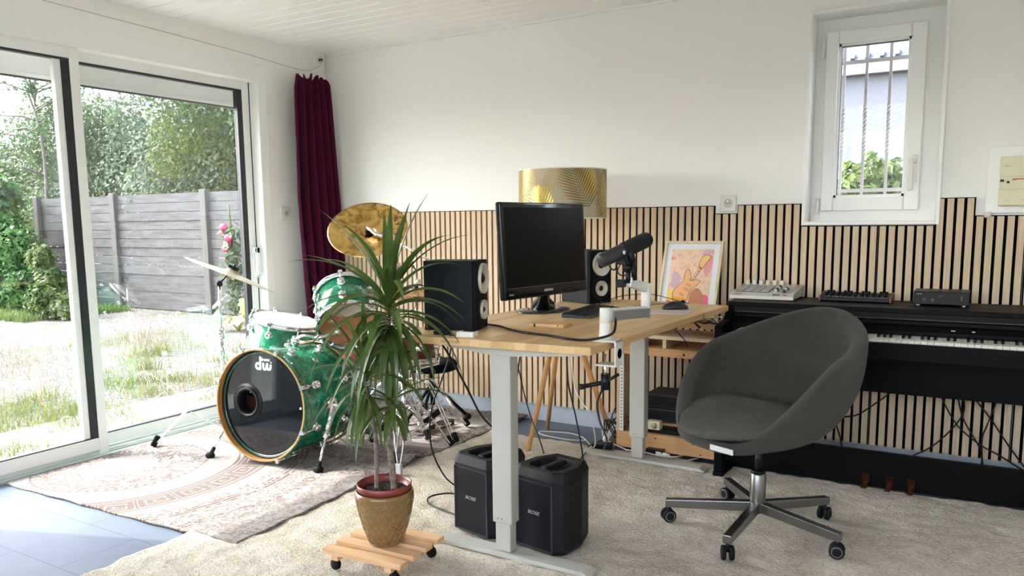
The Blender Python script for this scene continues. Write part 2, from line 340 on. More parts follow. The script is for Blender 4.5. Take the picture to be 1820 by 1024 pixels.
def frame(o, z, x=None):
    z = Vector(z).normalized(); x = Vector(x) if x is not None else Vector((0, 0, 1)).cross(z)
    if x.length < 1e-5: x = Vector((1, 0, 0))
    x = (x - x.dot(z)*z).normalized(); y = z.cross(x)
    M = Matrix((x, y, z)).transposed().to_4x4(); M.translation = Vector(o); return M
def tag(o, label=None, cat=None, group=None, kind=None):
    if label: o['label'] = label
    if cat: o['category'] = cat
    if group: o['group'] = group
    if kind: o['kind'] = kind
    return o
def thing(name, label, cat, loc=(0, 0, 0), rz=0.0, group=None, M=None):
    o = bpy.data.objects.new(name, None); o.empty_display_size = 0.05; COL.objects.link(o)
    if M is not None: o.matrix_world = M
    else: o.location = loc; o.rotation_euler = (0, 0, rz)
    return tag(o, label, cat, group)
def struct(o): o['kind'] = 'structure'; return o
def copy_tree(o, parent=None):
    c = o.copy(); COL.objects.link(c)
    if parent is not None: c.parent = parent
    for ch in list(o.children): copy_tree(ch, c)
    return c
def spline(pts, n=8):
    """Catmull-Rom through the points"""
    P = [Vector(p) for p in pts]; P = [2*P[0]-P[1]]+P+[2*P[-1]-P[-2]]; out = []
    for i in range(1, len(P)-2):
        for k in range(n):
            t = k/n; a, b, c, d = P[i-1], P[i], P[i+1], P[i+2]
            out.append(0.5*((2*b)+(c-a)*t+(2*a-5*b+4*c-d)*t*t+(3*b-a-3*c+d)*t**3))
    out.append(P[-2]); return out
def text_part(name, body, size, m, parent, M, extrude=0.0004, sx=1.0, shear=0.0, bold=0.0):
    cu = bpy.data.curves.new(name, 'FONT'); cu.body = body; cu.size = size; cu.extrude = extrude; cu.align_x = 'CENTER'; cu.align_y = 'CENTER'; cu.shear = shear; cu.offset = bold
    t = bpy.data.objects.new(name, cu); COL.objects.link(t)
    dg = bpy.context.evaluated_depsgraph_get(); me = bpy.data.meshes.new_from_object(t.evaluated_get(dg))
    bpy.data.objects.remove(t); me.materials.clear(); me.materials.append(m)
    o = bpy.data.objects.new(name, me); COL.objects.link(o); o.parent = parent
    o.matrix_basis = M @ Matrix.Diagonal((sx, 1, 1, 1)); return o
def cable(name, label, pts, r=0.0035, m=None, cat='cable'):
    return tag(MB().tube(spline(pts, 8), r, 6).build(name, m or black_pl), label, cat)
# =================== ROOM ===================
H = 2.397; XR = 5.7; YF = -5.5; T = 0.28
struct(MB().box(-0.02, XR, YF, 0.02, -0.06, 0.0).build('floor', tiles))
# left wall with the sliding-door opening y -2.97..-0.60, z 0..2.17
mb = MB()
mb.box(-T, 0, -0.562, T, -0.12, H+0.1).box(-T, 0, -2.97, -0.562, 2.17, H+0.1).box(-T, 0, YF-T, -2.97, -0.12, H+0.1)
struct(mb.build('wall_left', white_wall))
# plaster reveal step framing the door on the left wall
mb = MB(); mb.box(0, 0.018, -0.585, -0.02, 0.0, H).box(0, 0.018, -5.5, -0.585, 2.232, H)
struct(mb.build('trim_1', white_wall))
# back wall with the small window niche x 3.245..3.825
mb = MB()
WX0, WX1, WZ0, WZ1 = 3.245, 3.822, 1.215, 2.215
mb.box(-T, WX0, 0, T, -0.12, H+0.1).box(WX1, XR+T, 0, T, -0.12, H+0.1).box(WX0, WX1, 0, T, -0.12, WZ0).box(WX0, WX1, 0, T, WZ1, H+0.1)
struct(mb.build('wall_back', white_wall))
struct(MB().box(XR, XR+T, YF, T, -0.12, H+0.1).build('wall_right', white_wall))
# wall behind the camera, with an unseen wide window added to brighten the room's right side
mb = MB(); mb.box(0, 1.3, YF-T, YF, -0.12, H+0.1).box(5.2, XR+T, YF-T, YF, -0.12, H+0.1).box(1.3, 5.2, YF-T, YF, -0.12, 0.95).box(1.3, 5.2, YF-T, YF, 2.3, H+0.1)
struct(mb.build('wall_front', white_wall))
wf = thing('added_fill_window', None, None); wf['kind'] = 'structure'; del wf['kind']; wf['kind'] = 'structure'
mb = MB()
for x in (1.3, 2.6, 3.9, 5.14): mb.box(x, x+0.06, YF-0.12, YF-0.06, 0.95, 2.3)
mb.box(1.3, 5.2, YF-0.12, YF-0.06, 0.95, 1.01).box(1.3, 5.2, YF-0.12, YF-0.06, 2.24, 2.3)
mb.build('frame', white_pvc, wf)
# ceiling planks with real grooves, running along X
mb = MB(); y = 0.0; k = 0
while y > YF:
    mb.box(-0.02, XR, y-0.094, y, H, H+0.012); y -= 0.1
mb.box(-T, XR+T, YF-T, T, H+0.008, H+0.1)
struct(mb.build('ceiling', ceil_m, bevel=0.003, seg=1))
struct(MB().box(0.018, XR, -0.018, 0, H-0.012, H).build('trim_2', white_pvc))
# grey tile plinths
struct(MB().box(0.018, XR, -0.011, 0, 0.0, 0.103).build('baseboard_back', plinth_m))
struct(MB().box(0, 0.030, -0.56, -0.011, 0.0, 0.103).build('baseboard_left', plinth_m))

# ---- sliding door ----
d = thing('door_1', None, None); d['kind'] = 'structure'
mb = MB()
mb.box(-0.14, 0.022, -0.625, -0.555, 0.0, 2.23).box(-0.14, 0.022, -3.0, -0.625, 2.128, 2.232).box(-0.14, 0.022, -3.01, -2.93, 0.0, 2.2)
mb.build('frame', white_pvc, d, bevel=0.003)
mb = MB(); mb.box(-0.2, 0.030, -2.95, -0.60, -0.03, 0.012).box(-0.055, -0.045, -2.93, -0.62, 0.012, 0.032).box(-0.01, 0.0, -2.93, -0.62, 0.012, 0.034).box(-0.2, -0.11, -2.95, -0.60, 0.012, 0.035)
mb.build('sill_track', alu, d, bevel=0.002)
# outer (right) sliding panel
pr = MB(); px0, px1 = -0.105, -0.062
pr.box(px0, px1, -0.685, -0.628, 0.035, 2.14).box(px0, px1, -1.84, -1.772, 0.035, 2.14).box(px0, px1, -1.772, -0.685, 2.077, 2.14).box(px0, px1, -1.772, -0.685, 0.035, 0.10)
p = pr.build('sliding_panel', white_pvc, d, bevel=0.003)
g = MB(); g.box(-0.092, -0.060, -0.725, -0.685, 0.10, 2.077).box(-0.092, -0.060, -1.772, -0.725, 2.066, 2.077).box(-0.092, -0.060, -1.772, -0.725, 0.10, 0.106).box(-0.10, -0.058, -0.628, -0.616, 0.035, 2.14)
g.build('gasket', black_gasket, p)
MB().box(-0.084, -0.081, -1.772, -0.725, 0.10, 2.07).build('pane', pane_glass, p)
hb = MB(); hb.box(-0.062, -0.046, -0.672, -0.634, 0.885, 1.085).box(-0.046, -0.012, -0.668, -0.642, 1.045, 1.083).box(-0.03, -0.012, -0.668, -0.642, 0.905, 1.083)
hb.build('handle', white_pvc, p, bevel=0.004)
# inner (left) panel
pl = MB(); lx0, lx1 = -0.040, 0.004
pl.box(lx0, lx1, -1.818, -1.768, 0.012, 2.142).box(lx0, lx1-0.01, -1.893, -1.858, 0.105, 2.072).box(lx0, lx1, -2.93, -2.87, 0.035, 2.142).box(lx0, lx1, -2.87, -1.818, 2.072, 2.142).box(lx0, lx1, -2.87, -1.818, 0.036, 0.103)
p = pl.build('sliding_panel', white_pvc, d, bevel=0.003)
g = MB(); g.box(-0.03, 0.0, -1.858, -1.818, 0.103, 2.072).box(-0.03, 0.002, -2.87, -1.818, 2.061, 2.072).box(-0.03, 0.002, -2.87, -1.818, 0.103, 0.109)
g.build('gasket', black_gasket, p)
MB().box(-0.022, -0.019, -2.87, -1.86, 0.105, 2.065).build('pane', pane_glass, p)
# roller shutter box lip outside, above the panes
sh = MB(); sh.box(-0.26, -0.15, -2.95, -0.61, 1.995, 2.19).box(-0.165, -0.145, -2.95, -0.61, 1.975, 1.998)
sh.build('shutter_slat', white_pvc, d, bevel=0.003)
MB().box(-0.166, -0.144, -2.95, -0.61, 1.968, 1.976).build('shutter_seal', black_gasket, d)

# ---- small casement window ----
wn = thing('window_1', None, None, (0, 0, 0)); wn['kind'] = 'structure'
mb = MB()   # raised plaster lip around the niche
a0, a1, c0, c1, wd = WX0, WX1, WZ0, WZ1, 0.018
mb.box(a0-wd, a0, -0.024, 0, c0-wd, c1+wd).box(a1, a1+wd, -0.024, 0, c0-wd, c1+wd).box(a0, a1, -0.024, 0, c0-wd, c0).box(a0, a1, -0.024, 0, c1, c1+wd)
mb.build('niche_trim', white_pvc, wn, bevel=0.003)
mb = MB(); y0, y1 = 0.135, 0.19   # fixed frame fills the niche
mb.box(WX0, 3.34, y0, y1, WZ0, WZ1).box(3.69, WX1, y0, y1, WZ0, WZ1).box(3.34, 3.69, y0, y1, WZ0, 1.32).box(3.34, 3.69, y0, y1, 2.10, WZ1)
mb.build('frame', white_pvc, wn)
mb = MB(); s0, s1 = 0.100, 0.135    # sash
X0, X1, Z0, Z1 = 3.294, 3.742, 1.268, 2.151; gx0, gx1, gz0, gz1 = 3.352, 3.676, 1.335, 2.090
for (ya, yb, e) in ((s0, 0.14, 0.0),):
    mb.box(X0, gx0, s0, s1, Z0, Z1).box(gx1, X1, s0, s1, Z0, Z1).box(gx0, gx1, s0, s1, Z0, gz0).box(gx0, gx1, s0, s1, gz1, Z1)
sash = mb.build('sash', white_pvc, wn, bevel=0.006, seg=3)
mb = MB(); mb.box(gx0, gx0+.012, .122, .165, gz0, gz1).box(gx1-.012, gx1, .122, .165, gz0, gz1).box(gx0, gx1, .122, .165, gz0, gz0+.012).box(gx0, gx1, .122, .165, gz1-.012, gz1)
mb.build('glazing_bead', white_pvc, sash)
mb = MB(); mb.box(gx0+.011, gx0+.014, .13, .15, gz0+.013, gz1-.013).box(gx0+.013, gx1-.013, .13, .15, gz1-.015, gz1-.011)
mb.build('gasket', black_gasket, sash)
MB().box(gx0, gx1, .142, .145, gz0, gz1).build('pane', small_glass, sash)
hm = MB(); hm.box(3.702, 3.728, .088, .10, 1.395, 1.53); hm.box(3.706, 3.724, .050, .088, 1.488, 1.508); hm.box(3.692, 3.716, .046, .062, 1.36, 1.51)
hm.build('handle', white_pl, sash, bevel=0.004)
for z in (1.25, 2.03): MB().cyl((3.280, .105, z), (3.280, .105, z+0.085), 0.008).build('hinge', white_pvc, sash)

# window bars outside (wrought iron, twisted)
grille = thing('window_grille', 'pale twisted iron grille of three uprights outside the small window', 'grille', (3.5, 0.250, 1.3))
bar_m = mat('pale_painted_iron', (0.52, 0.47, 0.45), 0.6)
for x in (3.362, 3.468, 3.578):
    rings = []; nz = 90
    for k in range(nz+1):
        z = 1.33+0.86*k/nz; tw = 0.0
        if 1.55 < z < 1.80: tw = (z-1.55)/0.25*PI*6
        r = 0.0075
        rings.append([(x-3.5+r*1.3*math.cos(tw+PI/4+i*PI/2), r*1.3*math.sin(tw+PI/4+i*PI/2), z-1.3) for i in range(4)])
    MB().ring(rings, True, smooth=False).build('bar', bar_m, grille)
for z in (2.018, 1.372): MB().box(-0.30, 0.31, -0.006, 0.008, z-1.3-.009, z-1.3+.009).build('crossbar', bar_m, grille)

# ---- slatted oak panels: 15 slats of 27 mm at 40 mm pitch ----
lab = ['leftmost slatted oak wall panel beside the burgundy curtain',
       'slatted oak wall panel behind the bronze crash cymbal',
       'slatted oak wall panel behind the speaker at the near end of the desk',
       'slatted oak wall panel behind the computer monitor and lamp',
       'slatted oak wall panel notched around the wall socket, behind the framed print',
       'slatted oak wall panel under the left half of the small window, behind the pad controller',
       'slatted oak wall panel below the window corner, with one short stretch rising higher',
       'rightmost slatted oak wall panel under the fuse board']
def slat_top(x):
    if x < 2.79: return 1.300
    if x < 2.905: return 1.258
    if x < 3.225: return 1.302
    if x < 3.842: return 1.190
    if x < 3.985: return 1.315
    return 1.232
for k in range(8):
    xs = 0.583-0.6+0.6*k
    t = thing('slat_panel', lab[k], 'wall panel', (max(xs, .02), 0, 0.105), group=None)
    ox = t.location.x
    sl = MB(); bk = MB()
    for i in range(15):
        c = xs+0.02+0.04*i
        if c < 0.05: continue
        top = slat_top(c); w_ = 0.0135
        sl.box(c-w_-ox, c+w_-ox, -0.0215, -0.0085, 0.0, top-0.105)
        bk.box(c-0.02-ox, c+0.02-ox-(0.0 if i < 14 else 0.002), -0.0085, -0.0005, 0.0, top-0.105+0.004)
    bk.build('felt_backing', felt, t); sl.build('slats', oak_slat, t)
# ---- sockets, fuse board ----
def socket(label, M):
    t = thing('wall_socket', label, 'socket', M=M)
    MB().box(-.041, .041, -.043, .043, 0, .010).build('face_plate', white_pl, t, bevel=.003)
    MB().lathe([(.021, .0102), (.0225, .013), (.024, .013), (.0245, .010)], 28, caps=(False, False)).build('rim', white_pl, t)
    w2 = MB().lathe([(.0, .0106), (.021, .0106)], 24, caps=(False, False)).build('well', mat('socket_well', (0.5, 0.49, 0.45), .5), t)
    MB().cyl((-.008, 0, .0107), (-.008, 0, .0125), .0026, n=10).cyl((.008, 0, .0107), (.008, 0, .0125), .0026, n=10).build('pin_hole', black_pl, t)
    MB().cyl((0, .010, .0107), (0, .010, .022), .0025, n=10).build('earth_pin', chrome, t)
socket('white wall socket set in a notch of the slatted panels left of the small window', frame((2.853, -0.002, 1.315), (0, -1, 0), (1, 0, 0)))
socket('white wall socket between the sliding door and burgundy curtain', frame((0.018, -0.44, 1.302), (1, 0, 0), (0, 1, 0)))
t = thing('fuse_board', 'cream fuse board with switches on a white backing plate right of the small window', 'fuse board', (4.02, -0.001, 1.245))
MB().box(0.0, .42, -.014, 0, 0, .295).build('backing_plate', white_pvc, t, bevel=.004)
MB().box(.048, .35, -.062, -.014, .033, .248).build('housing', cream_pl, t, bevel=.003)
mb = MB()
for z in (.103, .159): mb.box(.049, .349, -.0626, -.062, z, z+.0012)
mb.box(.158, .159, -.0626, -.062, .16, .20).box(.158, .159, -.0626, -.062, .104, .159)
mb.build('seam', mat('seam_shadow', (.25, .24, .18), .7), t)
for bx_ in ((.050, .064, -.072, -.062, .138, .147), (.166, .178, -.072, -.062, .14, .156)): MB().box(*bx_).build('switch', black_pl, t)
for bx_ in ((.075, .086, -.0632, -.062, .130, .140), (.166, .18, -.0632, -.062, .114, .126)): MB().box(*bx_).build('marking', black_pl, t)
MB().box(.095, .148, -.0632, -.062, .146, .150).box(.095, .112, -.0632, -.062, .142, .1445).build('red_marking', red_ink, t)
for (x, z) in ((.060, .205), (.135, .215), (.062, .055), (.135, .055)):
    MB().box(x, x+.026, -.0632, -.062, z, z+.002).cyl((x+.013, -.062, z+.001), (x+.013, -.066, z+.001), .004, n=10).build('screw', steel, t)
mb = MB(); mb.box(.09, .16, -.0632, -.062, 0, 0)
c = thing('round_connector', 'small white round connector at the foot of the fuse board plate', 'connector', (4.03, -.03, 1.24))
MB().ball((0, 0, 0), (.017, .014, .013)).tube([(0, 0, 0), (-.008, -.006, -.012)], .006).build('cap', white_pl, c)
# curtain wire, ring and curtain
wire_p = [(0.07, -3.2, 2.335), (0.08, -1.98, 2.308), (0.09, -0.86, 2.27), (0.095, -0.42, 2.243), (0.095, -0.25, 2.245), (0.065, -0.10, 2.31), (0.045, -0.072, 2.345)]
tag(MB().tube(spline(wire_p, 6), .0016, 6).build('curtain_wire', mat('wire_grey', (.35, .34, .32), .4, .8)), 'thin steel curtain wire running above the sliding door to the corner', 'wire')
t = thing('wire_bracket', 'small round metal wire holder in the ceiling corner', 'bracket', M=frame((0.02, -0.068, 2.352), (1, -0.35, 0)))
MB().lathe([(.021, 0), (.024, .004), (.024, .016), (.019, .022), (.016, .016), (.016, .004)], 24, caps=(True, True)).build('cup', chrome, t)
MB().box(-.014, .014, -.004, .004, .016, .024).build('clip', black_pl, t)
t = thing('curtain', 'long burgundy velvet curtain gathered in the corner by the sliding door', 'curtain', (0.12, -0.26, 0.0))
rings = []; NZ = 46; NY = 150
rnd = random.Random(4); ph = [rnd.uniform(0, 6.28) for _ in range(6)]
for k in range(NZ+1):
    f = k/NZ; z = 2.205-f*2.185
    yl = np.interp(z, [0, .6, .9, 1.4, 2.1, 2.2], [-.335, -.372, -.40, -.440, -.425, -.40]); yr = np.interp(z, [0, .9, 1.4, 2.2], [-.015, -.03, -.045, -.09])
    if z > 2.15: yl -= 0.02*(2.205-z)/0.05*0; 
    loop = []
    for side in (0, 1):
        for j in range(NY):
            s = j/(NY-1); s = s if side == 0 else 1-s
            amp = .034*(0.55+0.45*min(1, f*2.2))
            wv = math.sin(s*2*PI*5.2+0.5*math.sin(f*3+ph[0]))*amp+math.sin(s*2*PI*9.7+ph[1]+f*1.5)*amp*.28
            x = 0.0+wv+(0.0035 if side else 0); yy = yl+(yr-yl)*s+0.012*math.sin(f*7+s*9)*f
            zz = z + (0.018*math.sin(s*40+ph[2]) - 0.035*abs(s-.45))*(1-min(1, f*12))
            loop.append((x, yy+.26, zz))
    rings.append(loop)
MB().ring(rings, True, (False, False)).build('cloth', velvet, t)
hk = MB()
for i in range(9):
    s = i/8; y_ = -.36+.24*s+.26
    hk.tube([(-.02, y_, 2.245+.02*max(0, s-.5)), (-.005, y_+.006, 2.225), (-.012, y_+.010, 2.205), (-.025, y_+.004, 2.19)], .0028, 6)
hk.build('hooks', white_pl, t)

# =================== CARPETS ===================
t_carpet = carpet_mat()
def sheet(name, x0, x1, y0, y1, nx, ny, zf, m, th=0.008, warp=None):
    xs = np.linspace(x0, x1, nx); ys = np.linspace(y0, y1, ny); X, Y = np.meshgrid(xs, ys)
    if warp: X, Y = warp(X, Y)
    Zt = zf(X, Y); n = nx*ny
    v = np.empty((n*2, 3)); v[:n, 0] = X.ravel(); v[:n, 1] = Y.ravel(); v[:n, 2] = Zt.ravel(); v[n:] = v[:n]; v[n:, 2] -= th
    f = []
    for j in range(ny-1):
        for i in range(nx-1):
            a = j*nx+i; f.append((a, a+1, a+nx+1, a+nx)); f.append((n+a, n+a+nx, n+a+nx+1, n+a+1))
    for i in range(nx-1):
        f.append((i, n+i, n+i+1, i+1)); a = (ny-1)*nx+i; f.append((a, a+1, n+a+1, n+a))
    for j in range(ny-1):
        a = j*nx; f.append((a, a+nx, n+a+nx, n+a)); a = j*nx+nx-1; f.append((a, n+a, n+a+nx, a+nx))
    me = bpy.data.meshes.new(name); me.from_pydata(v.tolist(), [], f); me.materials.append(m)
    me.polygons.foreach_set('use_smooth', [True]*len(f)); me.update()
    o = bpy.data.objects.new(name, me); COL.objects.link(o); return o
rg = np.random.RandomState(3); K = [(rg.uniform(20, 95), rg.uniform(0, 2*PI), rg.uniform(0, 6.28)) for _ in range(26)]
def zc(X, Y):
    z = np.zeros_like(X)
    for k, a, p_ in K: z += np.sin(k*(X*np.cos(a)+Y*np.sin(a))+p_)
    return 0.017+0.0011*z/2.0
def wc(X, Y): return X+0.006*np.sin(Y*23)*(X < 1.5), Y+0.006*np.sin(X*19)
tag(sheet('carpet', 1.365, 4.95, -4.3, -0.42, 300, 330, zc, t_carpet, th=0.014, warp=wc), 'large cream shag carpet under the desk and swivel chair', 'carpet')
def zr(X, Y):
    z = 0.026+0.0*X
    edge = np.clip((X-1.30)/0.08, 0, 1)                # lies over the carpet on its right side
    z = 0.010+0.013*edge
    z += 0.011*np.exp(-((Y+1.62+0.20*(X-.4))/0.055)**2)*np.exp(-((X-0.45)/0.35)**2)
    z += 0.010*np.exp(-((Y+0.95-0.3*X)/0.06)**2)*np.exp(-((X-0.05)/0.3)**2)
    z += 0.030*np.exp(-((Y+1.52)/0.055)**2)*np.clip((X-1.36)/0.28, 0, 1)**1.4
    z += 0.036*np.exp(-((Y+1.12)/0.060)**2)*np.clip((X-1.34)/0.26, 0, 1)**1.4
    z += 0.002*np.sin(9*X+4*Y)+0.002
    return z
def wr(X, Y): return X+0.02*np.sin((Y+.3)*2.0)*(X/1.6)+0.004*np.sin(Y*31), Y+0.05*(X/1.6)+0.003*np.sin(X*27)
tag(sheet('patterned_rug', 0.045, 1.615, -2.325, -0.05, 220, 300, zr, rug_mat(), th=0.011, warp=wr), 'flat woven rug with pink-brown medallion and key pattern under the drum kit', 'rug')
# =================== GARDEN ===================
GZ = -0.10
gravel = noise_col('pale_gravel', [(0.15, (0.03713, 0.03416, 0.03119)), (0.45, (0.09652, 0.08984, 0.08093)), (0.8, (0.1746, 0.1648, 0.1515))], 45, 0.9, bump=1.0, voro=True, bd=0.03)
def gravel_green():
    n, l, b = nodes(gravel); tc = n.new('ShaderNodeTexCoord'); nz = n.new('ShaderNodeTexNoise'); nz.inputs['Scale'].default_value = 1.3; nz.inputs['Detail'].default_value = 7
    l.new(tc.outputs['Object'], nz.inputs['Vector']); r = ramp(n, [(0.56, (0, 0, 0)), (0.74, (1, 1, 1))]); l.new(nz.outputs['Fac'], r.inputs[0])
    src = b.inputs['Base Color'].links[0].from_socket; mx = n.new('ShaderNodeMix'); mx.data_type = 'RGBA'; l.new(r.outputs[0], mx.inputs[0]); l.new(src, mx.inputs[6]); mx.inputs[7].default_value = (0.07, 0.068, 0.03, 1); l.new(mx.outputs[2], b.inputs['Base Color'])
gravel_green()
struct(MB().box(-30, 14, -24, 24, GZ-0.2, GZ).build('ground', gravel))
struct(MB().box(-T-1.0, -T+0.08, -4.2, 0.2, GZ, GZ+0.03).build('door_step', mat('concrete_step', (0.275, 0.264, 0.242), .9, bump=(60, .3))))
def blades(name, m, n, area, h, w_, seed, label, cat='grass', clump=0.0, kind='stuff'):
    rs = np.random.RandomState(seed); (x0, x1, y0, y1) = area
    cx = rs.uniform(x0, x1, n); cy = rs.uniform(y0, y1, n)
    if clump:
        kc = max(6, n//70); ccx = rs.uniform(x0, x1, kc); ccy = rs.uniform(y0, y1, kc); idx = rs.randint(0, kc, n)
        cx = ccx[idx]+rs.normal(0, clump, n); cy = ccy[idx]+rs.normal(0, clump, n)
    a = rs.uniform(0, 2*PI, n); hh = h*rs.uniform(.4, 1.1, n); ln = hh*rs.uniform(.1, .8, n); b2 = rs.uniform(0, 2*PI, n)
    V = np.empty((n, 5, 3)); wx = np.cos(a)*w_/2; wy = np.sin(a)*w_/2; lx = np.cos(b2)*ln; ly = np.sin(b2)*ln
    V[:, 0] = np.stack([cx-wx, cy-wy, np.full(n, GZ)], 1); V[:, 1] = np.stack([cx+wx, cy+wy, np.full(n, GZ)], 1)
    V[:, 2] = np.stack([cx+wx*.7+lx*.35, cy+wy*.7+ly*.35, GZ+hh*.6], 1); V[:, 3] = np.stack([cx-wx*.7+lx*.35, cy-wy*.7+ly*.35, GZ+hh*.6], 1)
    V[:, 4] = np.stack([cx+lx, cy+ly, GZ+hh], 1)
    i = np.arange(n)*5; f = np.concatenate([np.stack([i, i+1, i+2, i+3], 1)]).tolist()+np.stack([i+3, i+2, i+4], 1).tolist()
    me = bpy.data.meshes.new(name); me.from_pydata(V.reshape(-1, 3).tolist(), [], f); me.materials.append(m); me.update()
    o = bpy.data.objects.new(name, me); COL.objects.link(o); return tag(o, label, cat, None, kind)
g_bright = leaf_mat('fresh_grass', (0.05981, 0.08772, 0.01994), (0.1595, 0.1875, 0.05981), 3, .4)
g_dry = leaf_mat('dry_grass', (0.1436, 0.1196, 0.0638), (0.1994, 0.1754, 0.1037), 3, .4)
blades('grass', g_bright, 5500, (-2.2, -0.4, -2.7, -0.9), .10, .006, 1, 'thin green grass growing in gravel just outside the left pane', clump=.10)
blades('grass', g_dry, 3000, (-5.0, -0.5, -2.5, 1.8), .14, .005, 2, 'dry yellow grass stalks scattered over the gravel yard', clump=.16)
blades('grass', g_bright, 2200, (-3.5, -0.7, -0.6, 1.4), .12, .006, 5, 'green grass tufts in gravel outside the right pane', clump=.08)
blades('grass', leaf_mat('lawn', (0.04785, 0.08772, 0.01994), (0.1276, 0.1754, 0.04785), 2, .35), 16000, (-13, -7.4, 1.6, 3.3), .13, .012, 3, 'strip of green lawn along the foot of the hedge and fence')
# stones
# ---- fence ----
fen_m = wood('weathered_grey_board', (0.07425, 0.0737, 0.0781), (0.0286, 0.0275, 0.0297), axis=0, scale=3.0, rough=0.85, stretch=9)
post_m = wood('weathered_post', (0.07425, 0.0715, 0.0671), (0.04675, 0.044, 0.04235), axis=2, scale=4, rough=0.85, stretch=10)
fence = thing('garden_fence', 'weathered grey board fence across the gravel yard', 'fence', (-8.1, 3.55, GZ))
for k in range(-1, 4):
    x = 2.24*k
    MB().box(x-.065, x+.065, -.07, .03, 0, 1.86).build('post', post_m, fence, bevel=.01)
    if k < 3:
        mb = MB(); rr = random.Random(k+9); z = 0.02
        for q in range(13):
            dy = rr.uniform(-.008, .008); mb.box(x+.05, x+2.19, -.012+dy, .012+dy, z, z+.131); z += .139
        mb.build('panel', fen_m, fence)
# ---- foliage ----
def foliage_mesh(name, m, centers, radii, n, size, seed, parent=None, droop=0.3, shell=0.55, squash=1.0):
    rs = np.random.RandomState(seed); C = np.array(centers, float); Rr = np.array(radii, float)
    if Rr.ndim == 1: Rr = np.stack([Rr]*3, 1)
    vol = Rr.prod(1)**(2/3); idx = rs.choice(len(C), n, p=vol/vol.sum())
    d = rs.normal(size=(n, 3)); d /= np.linalg.norm(d, axis=1)[:, None]
    rad = shell+(1-shell)*rs.uniform(0, 1, n)**.6
    # bumpy clumps
    lump = 1+0.18*np.sin(d[:, 0]*9+idx)+0.14*np.sin(d[:, 1]*11+2*idx)*np.sin(d[:, 2]*8)
    P = C[idx]+d*Rr[idx]*(rad*lump)[:, None]
    nrm = d+rs.normal(0, .7, (n, 3)); nrm[:, 2] += .3; nrm /= np.linalg.norm(nrm, axis=1)[:, None]
    a = np.cross(nrm, rs.normal(size=(n, 3))); a[:, 2] -= droop; a -= (a*nrm).sum(1)[:, None]*nrm; a /= np.linalg.norm(a, axis=1)[:, None]; b_ = np.cross(nrm, a)
    s = size*rs.uniform(.6, 1.3, n)[:, None]
    V = np.stack([P-a*s*.5, P+b_*s*.24-a*s*.05+nrm*s*.06, P+a*s*.5, P-b_*s*.24-a*s*.05+nrm*s*.06], 1)
    V[:, :, 2] = np.maximum(V[:, :, 2], GZ)
    i = np.arange(n)*4; f = np.concatenate([np.stack([i, i+1, i+2], 1), np.stack([i, i+2, i+3], 1)]).tolist()
    me = bpy.data.meshes.new(name); me.from_pydata(V.reshape(-1, 3).tolist(), [], f); me.materials.append(m); me.update()
    o = bpy.data.objects.new(name, me); COL.objects.link(o)
    if parent is not None: o.parent = parent
    return o
bark = noise_col('grey_brown_bark', [(.3, (.10, .085, .07)), (.7, (.22, .19, .16))], 14, .9, bump=.8)
lm_a = leaf_mat('tree_leaf_mid', (0.0319, 0.0638, 0.02791), (0.1077, 0.1636, 0.06779), .9, .38)
lm_b = leaf_mat('tree_leaf_yellow', (0.05582, 0.09171, 0.01994), (0.1754, 0.2153, 0.05582), .9, .42)
lm_c = leaf_mat('tree_leaf_dark', (0.03988, 0.08772, 0.03589), (0.1196, 0.1994, 0.07975), 1.2, .3)
lm_d = leaf_mat('pale_blue_leaf', (0.04386, 0.07975, 0.04785), (0.1316, 0.1875, 0.1077), .8, .38)
def tree(name, label, x, y, h, r, m, n, seed, group=None, lean=0.0, size=.09, low=0.3):
    t = thing(name, label, 'tree', (x, y, GZ), group=group); rs = random.Random(seed)
    mb = MB(); top = (lean*h*.5, 0, h*.62)
    mb.tube(spline([(0, 0, -.05), (lean*.15*h, .03, h*.25), (lean*.3*h, -.03, h*.45), top], 5), [.16-.1*k/15 for k in range(16)], 9)
    for k in range(6):
        a = k*1.1+rs.random(); z0 = h*(.28+.06*k); mb.tube(spline([(lean*h*.3, 0, z0), (lean*h*.3+math.cos(a)*r*.4, math.sin(a)*r*.4, z0+h*.1), (lean*h*.3+math.cos(a)*r*.85, math.sin(a)*r*.85, z0+h*.2)], 4), [.06-.005*q for q in range(9)], 6)
    mb.build('trunk', bark, t)
    cs, rr = [], []
    for k in range(16):
        a = rs.uniform(0, 2*PI); q = r*rs.uniform(.2, .85); zz = h*rs.uniform(low, .92); q *= 1-.5*max(0, zz/h-.6)
        cs.append((lean*h*.4+math.cos(a)*q, math.sin(a)*q, zz)); s_ = r*rs.uniform(.32, .55); rr.append((s_, s_, s_*.8))
    foliage_mesh('crown', m, cs, rr, n, size, seed, t)
    return t
tree('leafy_tree', 'dense green leafy tree rising behind the left end of the fence', -12.6, 6.2, 3.5, 2.3, lm_a, 52000, 11)
tree('leafy_tree', 'big pale green tree behind the middle of the fence', -8.6, 6.6, 6.2, 3.0, lm_d, 80000, 12, lean=.03, size=.095)
tree('leafy_tree', 'yellow-green tree low behind the fence middle', -7.6, 4.9, 3.1, 1.15, lm_b, 12000, 13, size=.075, low=.5)
tree('leafy_tree', 'green tree with a dark leaning trunk behind the right of the fence', -6.2, 5.9, 6.0, 2.3, lm_a, 50000, 14, lean=-.10, low=.42, size=.09)
tree('leafy_tree', 'darker tree far behind the garden fence', -13.5, 11.0, 4.0, 3.4, lm_a, 40000, 15, size=.12)
tree('leafy_tree', 'tall tree far right beyond the fence, half hidden by the curtain wall', -3.6, 8.5, 6.8, 3.0, lm_a, 40000, 16, size=.11)
tree('leafy_tree', 'shaded tree at the far left edge beyond the hedge', -17.0, 5.0, 3.1, 2.4, lm_a, 34000, 17, size=.11)
